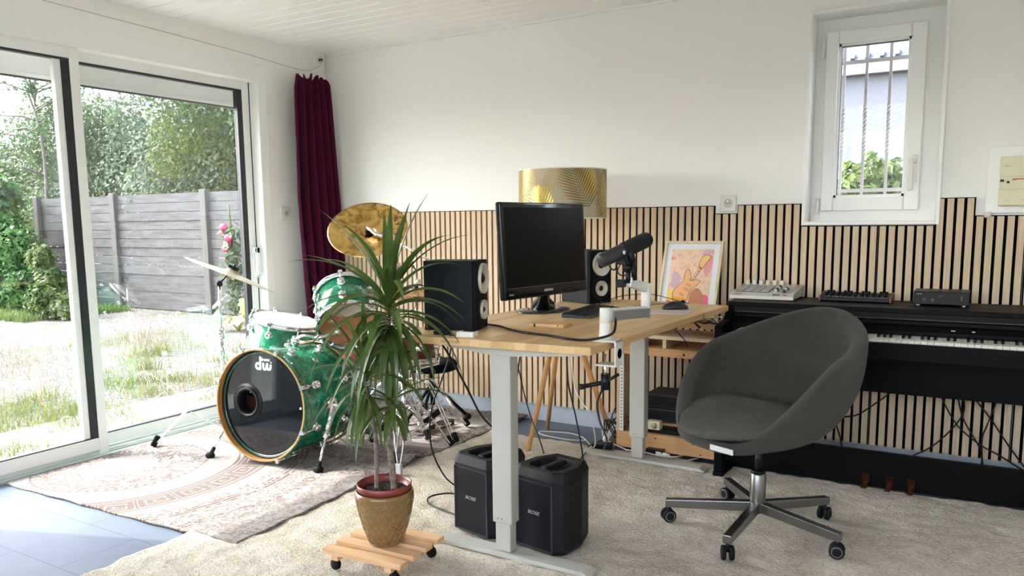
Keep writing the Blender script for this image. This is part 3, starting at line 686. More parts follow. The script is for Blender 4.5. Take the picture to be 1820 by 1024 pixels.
# bare-ish branches against the sky at top left
t = thing('bare_branch_tree', 'sparse twiggy branches against the white sky at top left', 'tree', (-11.2, 3.9, GZ))
mb = MB(); rs = random.Random(8)
mb.tube(spline([(0, 0, 0), (.1, .2, 1.6), (.3, .1, 3.0), (.1, 0, 3.9)], 6), [.045-.0015*k for k in range(19)], 8)
tips = []
for k in range(17):
    a = rs.uniform(-2.8, 1.2); z0 = rs.uniform(2.9, 3.8); L = rs.uniform(1.0, 2.0); p = [Vector((.2, .1, z0))]
    d_ = Vector((math.cos(a), math.sin(a)*.5, .35))
    for q in range(6): d_ = (d_+Vector((rs.uniform(-.4, .4), rs.uniform(-.3, .3), rs.uniform(-.35, .25)))).normalized(); p.append(p[-1]+d_*L/6); tips.append(tuple(p[-1]))
    mb.tube(p, [.018-.0024*q for q in range(7)], 5)
mb.build('branches', bark, t)
foliage_mesh('leaf_cluster', lm_c, tips, [.16]*len(tips), 1500, .09, 5, t, shell=.1)
# hedge with white blossom at the left end of the fence
t = thing('flowering_hedge', 'tall dark ivy hedge with white blossoms at left of fence', 'hedge', (-9.35, 2.45, GZ))
cs = [(-1.6, .2, .9), (-.9, 0, .7), (-.3, -.05, .5), (-1.3, .1, 1.6), (-.7, .2, 1.35), (-2.2, .3, 1.4), (-2.3, 0, .6), (.25, -.1, .35), (-1.0, .4, 1.8), (-.1, .15, .95), (-3.0, .2, 1.0), (-3.0, .2, 1.8)]
foliage_mesh('leaves', leaf_mat('ivy_leaf', (0.02393, 0.06779, 0.02393), (0.1037, 0.1994, 0.05582), 2.2, .3), cs, [(0.4785, 0.3589, 0.3987)]*len(cs), 26000, .11, 21, t)
foliage_mesh('blossom', mat('white_blossom', (0.4125, 0.396, 0.374), .7), cs, [(0.341, 0.2585, 0.286)]*len(cs), 260, .075, 22, t, shell=.95)
MB().tube([(-1, .2, 0), (-1, .2, 1.2)], .05, 8).tube([(-2.2, .2, 0), (-2.2, .2, 1.3)], .05, 8).build('stems', bark, t)
t = thing('green_shrub', 'bright green bush leaning out at foot of the hedge, left pane', 'shrub', (-7.65, 2.1, GZ))
cs = [(-.2, 0, .25), (.2, 0, .18), (-.05, .1, .55), (-.25, .1, .85), (.42, .05, .18), (.1, -.1, .35)]
foliage_mesh('leaves', leaf_mat('bright_bush_leaf', (0.03988, 0.07975, 0.01994), (0.1196, 0.1754, 0.05582), 2.5, .4), cs, [(0.1914, 0.1754, 0.1994)]*len(cs), 4500, .10, 23, t)
MB().tube([(0, 0, 0), (.05, 0, .6)], .02, 6).tube([(0, 0, 0), (-.2, .05, .8)], .02, 6).build('stems', bark, t)
# hollyhock & yellow leafed plant by the right pane
t = thing('hollyhock', 'tall hollyhock with pink flowers in front of the fence', 'flower', (-4.62, 2.95, GZ))
mb = MB(); mb.tube(spline([(0, 0, 0), (.03, 0, .8), (-.03, 0, 1.6)], 5), .012, 6).build('stem', g_bright, t)
lv = foliage_mesh('leaves', lm_d, [(0, 0, .25+.16*k) for k in range(7)], [(.17, .15, .12)]*7, 360, .13, 25, t, shell=.2)
fm = mat('pink_petal', (0.4125, 0.0275, 0.088), .6); fl = MB(); rs = random.Random(3)
for k in range(5):
    x_, z_ = rs.uniform(-.13, .12), 1.02+.07*k; fl.ball((x_, -.05+rs.uniform(-.04, .04), z_), (.065, .045, .06), 9, 6)
fl.build('flowers', fm, t)
t = thing('yellow_green_plant', 'low plant with yellow-green lobed leaves behind right pane corner', 'plant', (-3.98, 2.45, GZ))
mb = MB(); rs = random.Random(5)
for k in range(16):
    a = rs.uniform(0, 2*PI); L = rs.uniform(.2, .42); e = Vector((math.cos(a)*L*.7, math.sin(a)*L*.6, L*rs.uniform(.5, 1.1)))
    mb.tube(spline([(0, 0, 0), tuple(e*.5+Vector((0, 0, .03))), tuple(e)], 3), .004, 5)
    M = frame(e, (math.cos(a)*.5, math.sin(a)*.5-.5, 1)); mb.prism([(.085*(1+.18*math.cos(5*q*PI/10))*math.cos(q*PI/10), .085*(1+.18*math.cos(5*q*PI/10))*math.sin(q*PI/10)) for q in range(20)], 0, .002, M)
mb.build('leaves', leaf_mat('yellow_leaf', (0.2791, 0.303, 0.04785), (0.4785, 0.4626, 0.1276), 4, .4), t)
tag(MB().box(-8.75, -8.42, 3.05, 3.12, GZ, GZ+.16).build('orange_crate', mat('orange_paint', (.5, .28, .08), .8)), 'small orange wooden piece at the foot of the fence', 'wood')
# ---- behind the small window: neighbour building and shrub ----
nb = thing('neighbour_house', 'white rendered house with pale blue eaves seen through the small window', 'house', (2.9, 4.6, GZ))
render_m = mat('white_render', (0.12, 0.125, 0.138), .9, bump=(25, .5), var=(6, .05))
MB().box(-2.5, 5, 0, .3, 0, 3.4).build('wall', render_m, nb)
mb = MB()
for k in range(56): x = -2.5+.135*k; mb.add([(x, -.08, 2.88), (x+.10, -.08, 2.88), (x+.10, 2.2, 4.3), (x, 2.2, 4.3), (x+.10, -.08, 2.92), (x+.135, -.08, 2.92), (x+.135, 2.2, 4.35), (x+.10, 2.2, 4.35)], [(0, 1, 2, 3), (4, 5, 6, 7), (1, 4, 7, 2)])
mb.box(-2.5, 5, 2.2, 2.3, 2.9, 4.35).build('sheet_roof', mat('blue_sheet_roof', (0.11, 0.143, 0.198), .5), nb)
MB().box(-2.5, 5, -.10, -.03, 2.76, 2.87).build('gutter', mat('cream_gutter', (0.385, 0.374, 0.33), .6), nb)
t = thing('laurel_shrub', 'bright green laurel shrub outside the small window', 'shrub', (3.2, 2.2, GZ))
cs = [(-.45+.28*k, .12*math.sin(k*2.1), 1.46-.1*math.cos(k*1.7)) for k in range(5)]+[(-.3+.3*k, .1, .9) for k in range(4)]+[(-.3+.3*k, 0, .4) for k in range(4)]
foliage_mesh('leaves', leaf_mat('laurel_leaf', (.035, .075, .015), (.14, .19, .05), 4, .4), cs, [(0.2153, 0.1994, 0.2153)]*len(cs), 8500, .095, 31, t)
MB().tube([(0, 0, 0), (0, 0, 1.2)], .03, 6).tube([(.05, 0, 0), (.4, 0, 1.2)], .025, 6).build('stems', bark, t)
# =================== DRUM KIT ===================
def hoop_prof(r): return [(r-.003, -.014), (r+.006, -.014), (r+.006, -.011), (r, -.010), (r, .008), (r+.006, .009), (r+.006, .013), (r-.003, .013)]
def lug_round(parent, r, a, z0, z1, hoopz, sgn):
    """DW style round turret lug at angle a, tension rod up to the hoop"""
    c, s_ = math.cos(a), math.sin(a); M = frame((r*c, r*s_, z0), (c, s_, 0), (0, 0, 1))
    l = MB().lathe([(.021, 0), (.021, .004), (.012, .006), (.010, .012), (.018, .014), (.020, .020), (.018, .026), (.006, .029)], 20, M=M)
    l.tube([(r*c+.018*c, r*s_+.018*s_, z0), (r*c+.018*c, r*s_+.018*s_, hoopz)], .0042, 8)
    l.box(-.010, .010, -.012, .012, -.004, .020, M=frame((r*c+.006*c, r*s_+.006*s_, hoopz), (c, s_, 0), (0, 0, 1)))
    l.cyl((r*c+.018*c, r*s_+.018*s_, hoopz), (r*c+.018*c, r*s_+.018*s_, hoopz+sgn*.02), .0055, n=8)
    l.build('lug', chrome, parent)
def drum(name, label, M, r, L, nl, head_m, bottom_m, shell=green, cat='drum'):
    """axis z, top head at z=0, shell going down to -L"""
    t = thing(name, label, cat, M=M)
    MB().lathe([(r-.008, -L), (r, -L), (r, 0), (r-.008, 0), (r-.008, -L)], 56, caps=(False, False)).build('shell', shell, t)
    MB().lathe([(r-.009, -L+.001), (r-.009, -.001)], 56, caps=(False, False)).build('shell_lining', tomwood, t)
    MB().lathe([(r+.003, -.006), (r, .004), (.0001, .004)], 56, caps=(False, False)).build('top_head', head_m, t)
    MB().lathe([(r+.003, -L+.006), (r, -L-.004), (.0001, -L-.004)], 56, caps=(False, False)).build('bottom_head', bottom_m, t)
    MB().lathe([(q, z) for q, z in hoop_prof(r+.006)]+[(r+.003, -.014)], 56, caps=(False, False)).build('hoop', chrome, t)
    MB().lathe([(q, -L-z) for q, z in hoop_prof(r+.006)]+[(r+.003, -L+.014)], 56, caps=(False, False)).build('hoop', chrome, t)
    for k in range(nl):
        a = 2*PI*(k+.5)/nl
        lug_round(t, r, a, -.062 if L > .2 else -L*.5, 0, 0.004, 1)
        if L > .16: lug_round(t, r, a, -L+.062, 0, -L-.004, -1)
    return t
# bass drum: front hoop centre (0.919,-1.522,0.320), faces normal n
bn = Vector((math.cos(R(-84)), math.sin(R(-84)), 0.05)).normalized()
BM = frame((0.919, -1.522, 0.320), bn, (0, 0, 1))       # local z out of the front head, local x up, local y = z x x
bass = thing('bass_drum', 'green sparkle bass drum with black front head and wooden hoop', 'drum', M=BM)
RB = .272; LB = .44
MB().lathe([(RB, -LB), (RB, -.035), (RB-.009, -.035), (RB-.009, -LB), (RB, -LB)], 72, caps=(False, False)).build('shell', green, bass)
MB().lathe([(RB-.0095, -LB+.01), (RB-.0095, -.04)], 72, caps=(False, False)).build('shell_lining', tomwood, bass)
for (z0, z1) in ((-.042, 0.0), (-LB-.035, -LB+.007)):
    hp_ = MB().lathe([(.2795, z0), (.2885, z0), (.2885, z1), (.2795, z1), (.2795, z0)], 72, caps=(False, False), smooth=False).build('hoop', hoop_wood, bass, bevel=.001)
    MB().lathe([(.2885, z0+.003), (.2905, z0+.004), (.2905, z1-.004), (.2885, z1-.003)], 72, caps=(False, False)).build('hoop_lacquer', green, hp_)
MB().lathe([(.2790, -.040), (.2790, -.030), (.272, -.030), (.268, -.035)], 72, caps=(False, False)).build('head_collar', black_pl, bass)
MB().lathe([(RB+.001, -.052), (RB+.006, -.052), (RB+.006, -.046), (RB+.001, -.046)], 72, caps=(False, False)).build('head_flange', mat('pale_flange', (.62, .58, .5), .35, .4), bass)
# front head with a port hole: port centre in local coords (x up, y = z cross x)
PCX, PCY, PR = 0.004, 0.107, 0.068
def head_with_hole(m, z):
    n = 72; rings = []
    for k in range(9):
        f = k/8; rings.append([((1-f)*(PCX+PR*math.cos(2*PI*i/n))+f*.2765*math.cos(2*PI*i/n), (1-f)*(PCY+PR*math.sin(2*PI*i/n))+f*.2765*math.sin(2*PI*i/n), z) for i in range(n)])
    return MB().ring(rings, True, (False, False))
head_with_hole(None, -.036).build('front_head', mat('black_drum_head', (.003, .004, .006), .05, spec=.5), bass)
port = MB(); Mp = Matrix.Translation((PCX, PCY, -.036))
port.lathe([(PR-.008, -.055), (PR-.008, .004), (PR-.002, .011), (PR+.006, .012), (PR+.010, .006), (PR+.010, .003), (PR+.028, .003), (PR+.030, .0005), (PR+.004, .0005), (PR-.004, -.055)], 48, M=Mp, caps=(False, False))
port.build('port_ring', black_pl, bass)
MB().lathe([(.0001, -LB+.02), (RB-.01, -LB+.02)], 48, caps=(False, False)).build('back_head', mat('clear_back_head', (.06, .055, .05), .4), bass)
for k in range(3):
    a = R((208, 330, 270)[k]); MB().cyl((.235*math.cos(a), .235*math.sin(a), -.0358), (.235*math.cos(a), .235*math.sin(a), -.0345), .006, n=12).build('head_vent', white_text if k == 2 else black_pl, bass)
for k in range(8):
    a = 2*PI*(k+.5)/8; c, s_ = math.cos(a), math.sin(a)
    for fr in (0, 1):
        z_h = 0.0 if fr == 0 else -LB-.035+.0; sg = 1 if fr == 0 else -1; zl = -.125 if fr == 0 else -LB+.09
        Ml = frame((RB*c, RB*s_, zl), (c, s_, 0), (0, 0, 1))
        l = MB().lathe([(.021, 0), (.021, .004), (.012, .006), (.010, .012), (.019, .014), (.021, .021), (.018, .028), (.006, .031)], 18, M=Ml)
        zz = (-.01 if fr == 0 else -LB-.025)
        l.tube([(RB*c+.022*c, RB*s_+.022*s_, zl), ((.290+.010)*c, (.290+.010)*s_, zz)], .0045, 8)
        l.build('lug', chrome, bass)
        Mc = frame((.290*c, .290*s_, -.02 if fr == 0 else -LB-.015), (c, s_, 0), (0, 0, 1))
        cl = MB().box(-.026, .022 if fr == 0 else .026, -.011, .011, 0, .009, M=Mc)
        zf = .0 if fr == 0 else -LB-.035
        cl.box(.282, .298, -.010, .010, zf-.003, zf+.005, M=Matrix.Rotation(a, 4, 'Z')).tube([(.302*c, .302*s_, -.03 if fr == 0 else -LB-.005), (.302*c, .302*s_, .008 if fr == 0 else -LB-.043)], .0065, 8)
        cl.build('claw_hook', chrome, bass)
# centre badges on shell
for a in (R(38), R(-38)):
    MB().lathe([(.018, 0), (.018, .002), (.012, .003), (.012, .001)], 20, M=frame((RB*math.cos(a), RB*math.sin(a), -.24), (math.cos(a), math.sin(a), 0), (0, 0, 1))).build('badge', chrome, bass)
# spurs (telescopic legs): world feet -> local
Bi = BM.inverted()
for side, foot in ((-1, (0.575, -1.575, .012)), (1, (1.255, -1.47, .012))):
    up = (0.919+side*.285, -1.40-side*-.0, .35)
    A = Bi @ Vector((0.945+side*.262, -1.33, .335)); F_ = Bi @ Vector(foot); O = Bi @ Vector((0.945+side*.325, -1.36, .33))
    sp = MB().ball(A.lerp(O, .5), (.034, .034, .034), 12, 8).cyl(A, O, .022).cyl(O, O.lerp(F_, .42), .0125, n=12).cyl(O.lerp(F_, .40), O.lerp(F_, .50), .0165, n=12).cyl(O.lerp(F_, .5), O.lerp(F_, .93), .0075, n=10)
    sp.cyl(O+Vector((0, .03, 0)), O-Vector((0, .03, 0)), .007, n=8).cyl(O.lerp(F_, .45)+Vector((.0, .024, 0)), O.lerp(F_, .45)-Vector((0, .024, 0)), .005, n=8)
    so = sp.build('spur', chrome, bass)
    MB().ball(F_.lerp(O, .035), (.020, .026, .024), 12, 7).cyl(F_.lerp(O, .02), F_.lerp(O, .15), .013, .010, n=10).build('spur_foot', rubber, so)
# logo on the front head (plane: X = -local y, Y = local x)
ML = Matrix.Translation((0, 0, -.0352)) @ Matrix(((0, 1, 0, 0), (-1, 0, 0, 0), (0, 0, 1, 0), (0, 0, 0, 1)))
lg = MB()
def annul(mb, cx, cy, ro, ri, a0=0, a1=360, n=28):
    V = []; F = []
    for k in range(n+1):
        a = R(a0+(a1-a0)*k/n); V += [(cx+ro*math.cos(a), cy+ro*math.sin(a), 0), (cx+ri*math.cos(a), cy+ri*math.sin(a), 0)]
    for k in range(n): F.append((2*k, 2*k+2, 2*k+3, 2*k+1))
    mb.add(V, F, False, ML)
LY = .196
annul(lg, -.034, LY, .0205, .0075)
def lrect(x0, x1, y0, y1): lg.add([(x0, y0, 0), (x1, y0, 0), (x1, y1, 0), (x0, y1, 0)], [(0, 1, 2, 3)], False, ML)
lrect(-.0265, -.0135, LY-.020, LY+.050)
for cx in (.010, .036):
    annul(lg, cx, LY-.003, .0175, .0040, 180, 360); lrect(cx-.0175, cx-.004, LY-.004, LY+.019); lrect(cx+.004, cx+.0175, LY-.004, LY+.012)
annul(lg, .050, LY+.022, .004, .0001)
lg.build('logo', white_text, bass, recalc=False)
text_part('logo_word', 'drums', .024, white_text, bass, ML @ Matrix.Translation((.012, LY+.035, .0003)), bold=.0006)

# floor tom
FM = frame((0.352, -0.79, 0.64), (math.cos(R(20))*math.cos(R(76)), math.sin(R(20))*math.cos(R(76)), math.sin(R(76))), (1, 0, 0))
ft = drum('floor_tom', 'green sparkle floor tom standing on legs behind the bass drum, left', FM, .200, .37, 8, coated, clear_head)
Fi = FM.inverted()
for a in (200, 320, 80):
    c, s_ = math.cos(R(a)), math.sin(R(a)); A = Vector((.225*c, .225*s_, -.16)); Bp = Vector((.225*c, .225*s_, -.36)); W = FM @ Vector((.235*c, .235*s_, -.50)); W.z = .015; F_ = Fi @ W
    MB().tube([A, Bp, Bp.lerp(F_, .5), F_], .006, 8).box(-.016, .016, -.03, .03, -.0, .03, M=frame((.200*c, .200*s_, -.24), (c, s_, 0), (0, 0, 1))).build('leg', chrome, ft)
    MB().ball(F_, (.014, .014, .02), 10, 6).build('leg_foot', rubber, ft)
# rack tom: resonant (bottom) head faces camera and down
tn = Vector((math.cos(R(-44))*math.cos(R(-36)), math.sin(R(-44))*math.cos(R(-36)), math.sin(R(-36))))
TBc = Vector((1.100, -1.045, .684)); TM = frame(TBc - tn*.235, -tn, (1, .6, 0))
rt = drum('rack_tom', 'green sparkle tom tilted above the bass drum, clear head facing the room', TM, .160, .235, 6, coated, clear_head)
text_part('head_logo', 'evans', .020, black_pl, rt, Matrix.Translation((0, 0, 0)) @ (TM.inverted() @ frame(TBc + tn*.006 + Vector((-.005, -.005, -.085)) , tn, (.72, .69, 0))))
def lathe_thing(name, label, cat, M, parts):
    t = thing(name, label, cat, M=M)
    for nm, prof, m in parts: MB().lathe(prof, 64, caps=(False, False)).build(nm, m, t)
    return t
def cym_prof(r, th=.0012, bow=.020, bell=.024, rb=None):
    rb = rb or r*.21; up = []
    for k in range(10): q = rb*k/9; up.append((max(q, .006), bow+bell*(1-(q/rb)**2)*.9))
    for k in range(1, 15): q = rb+(r-rb)*k/14; f = (q-rb)/(r-rb); up.append((q, bow*(1-f**1.35)))
    return up+[(a, b-th) for a, b in up[::-1]]
def cymbal(name, label, c, n, r, m, bow=.02, bell=.024):
    M = frame(c, n); t = thing(name, label, 'cymbal', M=M)
    MB().lathe(cym_prof(r, bow=bow, bell=bell), 72, caps=(False, False)).build('disc', m, t)
    return t
# crash cymbal (underside seen, tilted toward the room)
cn = Vector((math.cos(R(-57.8))*math.cos(R(47.8)), math.sin(R(-57.8))*math.cos(R(47.8)), math.sin(R(47.8))))
cc = Vector((.995, -.741, 1.197))
view = (Vector((4.003, -4.185, 1.227))-cc).normalized()
cr = cymbal('crash_cymbal', 'large hammered bronze cymbal with SABIAN written on it, tilted high on its stand', cc, -cn, .2286, bronze)
Mc = frame(cc, -cn); Mci = Mc.inverted()
# marker lettering, rim-hugging
SAB = 'SABIAN'
E_ = frame(cc, cn, (1, .35, 0))
for i, ch in enumerate(SAB):
    ang = R(-33+ i*14.5); rr_ = .178; f = (rr_-.048)/(.2286-.048); zz = -.020*(1-f**1.35)+.0018
    q = E_ @ Vector((rr_*math.cos(ang), rr_*math.sin(ang), zz)); tx = (E_.to_3x3() @ Vector((-math.sin(ang), math.cos(ang), 0)))
    text_part('marker_letter', ch, .042, ink, cr, Mci @ frame(q, cn - (E_.to_3x3() @ Vector((math.cos(ang), math.sin(ang), 0)))*.13, tx), sx=.8, extrude=.0002, shear=.2)
nt_ = MB().cyl((0, 0, .040), (0, 0, .018), .017, n=18).cyl((0, 0, .018), (0, 0, .006), .010, n=14).cyl((0, 0, .040), (0, 0, .060), .012, n=14); nt_.build('felt_nut', black_pl, cr)
# its boom stand
def tripod(t, base, zt, rad, angs, footlen=.05, tube_m=chrome, spread_z=.30, feet_scale=1.0):
    x, y = base; o = t.location
    for a in angs:
        c, s_ = math.cos(R(a)), math.sin(R(a))
        K = [(0.015*c, .015*s_, zt), (.10*c, .10*s_, zt-.02), (rad*.93*c, rad*.93*s_, .055), (rad*c, rad*s_, .03)]
        nx = (-s_*.010, c*.010)
        mb = MB()
        for sg in (-1, 1): mb.tube(spline([(p[0]+sg*nx[0], p[1]+sg*nx[1], p[2]) for p in K], 5), .0055, 6)
        mb.tube([(0, 0, zt-spread_z+.05), (rad*.5*c, rad*.5*s_, zt*.58)], .0045, 6)
        l = mb.build('leg', tube_m, t)
        e = Vector((rad*1.02*c, rad*1.02*s_, .035))
        MB().box(-.016, .016, -.014, .014, -.022*feet_scale, .035, M=frame(e, (-.5*c, -.5*s_, .9), (c, s_, 0))).build('rubber_foot', rubber, l, bevel=.006)
st = thing('cymbal_stand', 'chrome boom stand holding the tilted bronze crash cymbal', 'stand', (1.135, -.70, 0.018))
J = Vector((1.155, -.82, 1.155))-Vector((1.135, -.70, 0.018)); J = Vector((.012, -.0, 1.125))
hold = cc + cn*.0 - Vector((1.135, -.70, 0.018))
MB().cyl((0, 0, .12), (0, 0, .62), .014).cyl((0, 0, .60), (0, 0, .64), .020).cyl((0, 0, .62), (0, 0, .98), .0105).cyl((0, 0, .96), (0, 0, .995), .017).cyl((0, 0, .99), (0, 0, 1.115), .008).build('pole', chrome, st)
MB().ball((0, 0, 1.125), (.026, .026, .028), 14, 8).cyl((-.03, -.0, 1.125), (.035, -.02, 1.125), .012).cyl((.02, 0, .978), (.045, -.01, .978), .006).box(.04, .05, -.022, .01, .970, .988).build('tilter', chrome, st)
dirb = (Vector((.33, .05, -.17))).normalized(); A_ = Vector((0, -.01, 1.13))
MB().cyl(A_, A_+dirb*.34, .0065).cyl(A_, A_-dirb*.04, .010).build('boom_arm', chrome, st)
hb_ = hold+cn*.012
MB().tube(spline([A_-dirb*.02, A_.lerp(hb_, .45)+Vector((.0, -.02, -.01)), hb_], 5), .011, 8).ball(A_.lerp(hb_, .5)+Vector((0, -.015, -.01)), .016, 10, 6).cyl(hb_-cn*.07, hb_+cn*.006, .004).build('cymbal_arm', chrome, st)
tripod(st, (0, 0), .30, .30, (-18, 102, 222))
# hi-hat
hx, hy = 1.305, -.705
hs_ = thing('hi_hat_stand', 'chrome hi-hat stand with pedal between the crash stand and desk', 'stand', (hx, hy, 0.018))
MB().cyl((0, 0, .06), (0, 0, .58), .013).cyl((0, 0, .56), (0, 0, .60), .019).cyl((0, 0, .58), (0, 0, .80), .009).cyl((0, 0, .78), (0, 0, 1.115), .0035).lathe([(.008, .79), (.022, .80), (.030, .806), (.030, .812), (.005, .812)], 20).build('pole', chrome, hs_)
MB().cyl((0, 0, .855), (0, 0, .905), .009).cyl((.0, 0, .885), (.030, -.012, .885), .004).box(.026, .034, -.03, .006, .872, .900).build('clutch', chrome, hs_)
MB().lathe([(.004, .832), (.016, .836), (.016, .842), (.004, .846)], 16).lathe([(.004, .846), (.013, .848), (.013, .856), (.004, .857)], 16).build('clutch_felt', rubber, hs_)
MB().box(-.035, .035, -.02, .26, .012, .02).box(-.028, .028, 0.0, .24, .045, .052, M=Matrix.Rotation(R(14), 4, 'X')).build('pedal', chrome, hs_)
MB().box(-.03, .03, .20, .30, .0, .03).build('pedal_heel', black_pl, hs_)
tripod(hs_, (0, 0), .32, .29, (-12, 60, 178), spread_z=.26)
for k, (z, s_, lb) in enumerate(((.838, 1, 'upper bronze hi-hat cymbal, clutched on the rod'), (.812, -1, 'lower bronze hi-hat cymbal resting on the stand cup'))):
    cymbal('hi_hat_cymbal', lb, (hx, hy, z), (0.02, 0, s_), .178, bronze, bow=.012, bell=.018)
# ride cymbal, seen edge on
ra = Vector((.620, .0, 0)); e0 = Vector((.295, -1.43, 1.055)); e1 = Vector((.560, -1.065, .848))
ax_ = (e1-e0).normalized(); rc = (e0+e1)/2; rv = (rc-Vector((4.003, -4.185, 1.227))).normalized()
rn = ax_.cross(rv).normalized(); rn = rn if rn.z > 0 else -rn
rn = (rn - rv*.035).normalized()
cymbal('ride_cymbal', 'pale cymbal seen edge-on and tilted, left of the bass drum by the glass', rc, rn, .252, pale_bronze, bow=.016, bell=.020)
rs_ = thing('cymbal_stand', 'green and chrome stand holding the edge-on cymbal at far left', 'stand', (.340, -1.265, 0.012))
o_ = Vector((.340, -1.265, 0.012)); jt = Vector((.012, .0, .89)); ctr = rc-o_
MB().cyl((0, 0, .10), (0, 0, .40), .013).build('lower_tube', mat('green_anodised', (.05, .42, .22), .3, .6), rs_)
MB().cyl((0, 0, .40), (0, 0, .60), .013).cyl((0, 0, .58), (0, 0, .64), .018).tube([(0, 0, .62), jt], .0085, 10).build('pole', chrome, rs_)
MB().ball(jt, (.015, .015, .019), 14, 8).cyl(jt+Vector((-.014, .01, 0)), jt+Vector((.014, -.01, 0)), .016, n=16).cyl(jt, ctr+rn*.05, .006).build('tilter', black_pl, rs_)
MB().box(-.03, .03, -.006, .006, -.008, .008, M=frame(ctr+rn*.045, rn, ax_)).box(-.006, .006, -.02, .02, -.012, .012, M=frame(ctr+rn*.05, rn, ax_)).cyl(ctr+rn*.03, ctr+rn*.04, .018).build('wing_nut', black_pl, rs_)
tripod(rs_, (0, 0), .30, .37, (-119, 0, 118), feet_scale=1.3)
# snare on stand, pedal
sm_ = frame((1.43, -1.00, .655), (-.05, .08, 1), (1, 0, 0))
sn = drum('snare_drum', 'dark red wood snare drum on its stand behind the plant', sm_, .175, .14, 8, coated, clear_head, shell=snare_m)
ss = thing('snare_stand', 'low chrome stand cradling the dark red snare drum', 'stand', (1.43, -1.00, .018))
MB().cyl((0, 0, .06), (0, 0, .42), .012).cyl((0, 0, .38), (0, 0, .43), .018).build('pole', chrome, ss)
for a in (30, 150, 270):
    c, s_ = math.cos(R(a)), math.sin(R(a)); MB().tube([(0, 0, .43), (.19*c, .19*s_, .475), (.198*c, .198*s_, .53)], .006, 8).build('basket_arm', chrome, ss)
tripod(ss, (0, 0), .25, .24, (-65, 45, 175), spread_z=.2)
bp_ = thing('bass_drum_pedal', 'black and chrome kick pedal at the back of the bass drum', 'pedal', (1.0, -.80, .012), R(-84+90))
MB().box(-.045, .045, -.02, .28, 0, .012).build('base_plate', black_pl, bp_)
MB().box(-.035, .035, .02, .26, .06, .068, M=Matrix.Rotation(R(-10), 4, 'X')).cyl((-.05, -.01, .2), (.05, -.01, .2), .008).cyl((-.05, -.01, .01), (-.05, -.01, .21), .007).cyl((.05, -.01, .01), (.05, -.01, .21), .007).build('footboard', chrome, bp_)
MB().tube([(0, -.01, .2), (0, -.06, .36)], .004, 8).cyl((0, -.05, .36), (0, -.09, .355), .025, n=16).build('beater', rubber, bp_)
th_ = thing('drum_throne', 'black tripod drum stool behind the snare, seen under the desk edge', 'stool', (1.12, -.33, .018))
MB().lathe([(.13, .30), (.155, .31), (.16, .34), (.15, .36), (.0001, .362)], 32, caps=(True, False)).build('seat', black_matt, th_)
MB().cyl((0, 0, .08), (0, 0, .31), .015).build('pole', rubber, th_)
for a in (20, 140, 260):
    c, s_ = math.cos(R(a)), math.sin(R(a)); MB().tube([(0, 0, .22), (.22*c, .22*s_, .02)], .011, 8).ball((.225*c, .225*s_, .015), (.022, .022, .02), 10, 6).build('leg', rubber, th_)
tm_ = thing('drum_accessory', 'small pink-red block on the back of the bass drum below the tilted tom', 'accessory', (1.19, -1.15, .530))
MB().box(-.035, .035, -.02, .02, 0, .025).build('body', mat('pink_red', (.75, .05, .12), .5), tm_, bevel=.006)
# chrome tom mount on the bass drum
tmn = thing('tom_mount', 'curved chrome tube bracket clamped on top of the bass drum', 'bracket', (.98, -1.25, .585))
MB().tube(spline([(-.10, .03, .03), (-.03, .02, .055), (.06, .05, .05), (.10, .14, .07)], 6), .010, 10).ball((-.10, .03, .02), (.024, .024, .028), 12, 8).ball((.10, .14, .07), .018, 12, 8).cyl((-.10, .03, 0), (-.10, .03, .05), .014).build('arm', chrome, tmn)
# twin wire with a grey block
tw = thing('wire_hanger', 'thin twin metal wire ending in a small grey block on the carpet beside the plant', 'wire', (1.66, -1.335, .02))
mb = MB()
for sg in (-1, 1): mb.tube(spline([(sg*.008, 0, .05), (-.02+sg*.028, .03, .18), (-.05+sg*.006, .06, .28), (-.05+sg*.02, .10, .42), (-.07+sg*.012, .14, .62)], 6), .0028, 6)
mb.build('wires', mat('pale_wire', (.75, .76, .78), .3, .7), tw)
MB().box(-.016, .016, -.010, .010, .0, .058).build('block', mat('grey_block', (.38, .40, .42), .5), tw, bevel=.003)
# =================== PLANT ON ITS DOLLY ===================
dl = thing('plant_dolly', 'slatted pine plant trolley on black castors', 'trolley', (2.238, -2.135, 0.02), R(4))
for y in (-.135, .135-.27): pass
for k in range(4): MB().box(-.165, .165, -.138+.078*k, -.138+.078*k+.046, .062, .080).build('slat', slat_pine, dl, bevel=.0015)
for x in (-.125, .10): MB().box(x, x+.028, -.138, .142, .044, .062).build('batten', slat_pine, dl, bevel=.001)
for x in (-.125, .125):
    for y in (-.115, .115): 
        c_ = MB().lathe([(.0001, -.011), (.017, -.011), (.021, -.006), (.021, .006), (.017, .011), (.0001, .011)], 20, M=frame((x, y, .021), (.3, 1, 0))).cyl((x, y, .030), (x, y, .046), .009, n=10)
        c_.build('castor', rubber, dl)
pot = thing('plant_pot', 'brown glazed pot with embossed hexagon pattern on the pine trolley', 'pot', (2.245, -2.13, 0.100))
glz = mat('brown_glaze', (.20, .115, .035), .25, coat=.6, var=(30, .25))
prof = [(.0001, 0), (.052, 0), (.058, .004), (.078, .06), (.093, .115), (.101, .160), (.1035, .185), (.100, .195), (.095, .196), (.093, .185), (.085, .12), (.05, .012), (.0001, .012)]
MB().lathe(prof, 56, caps=(False, False)).build('body', glz, pot)
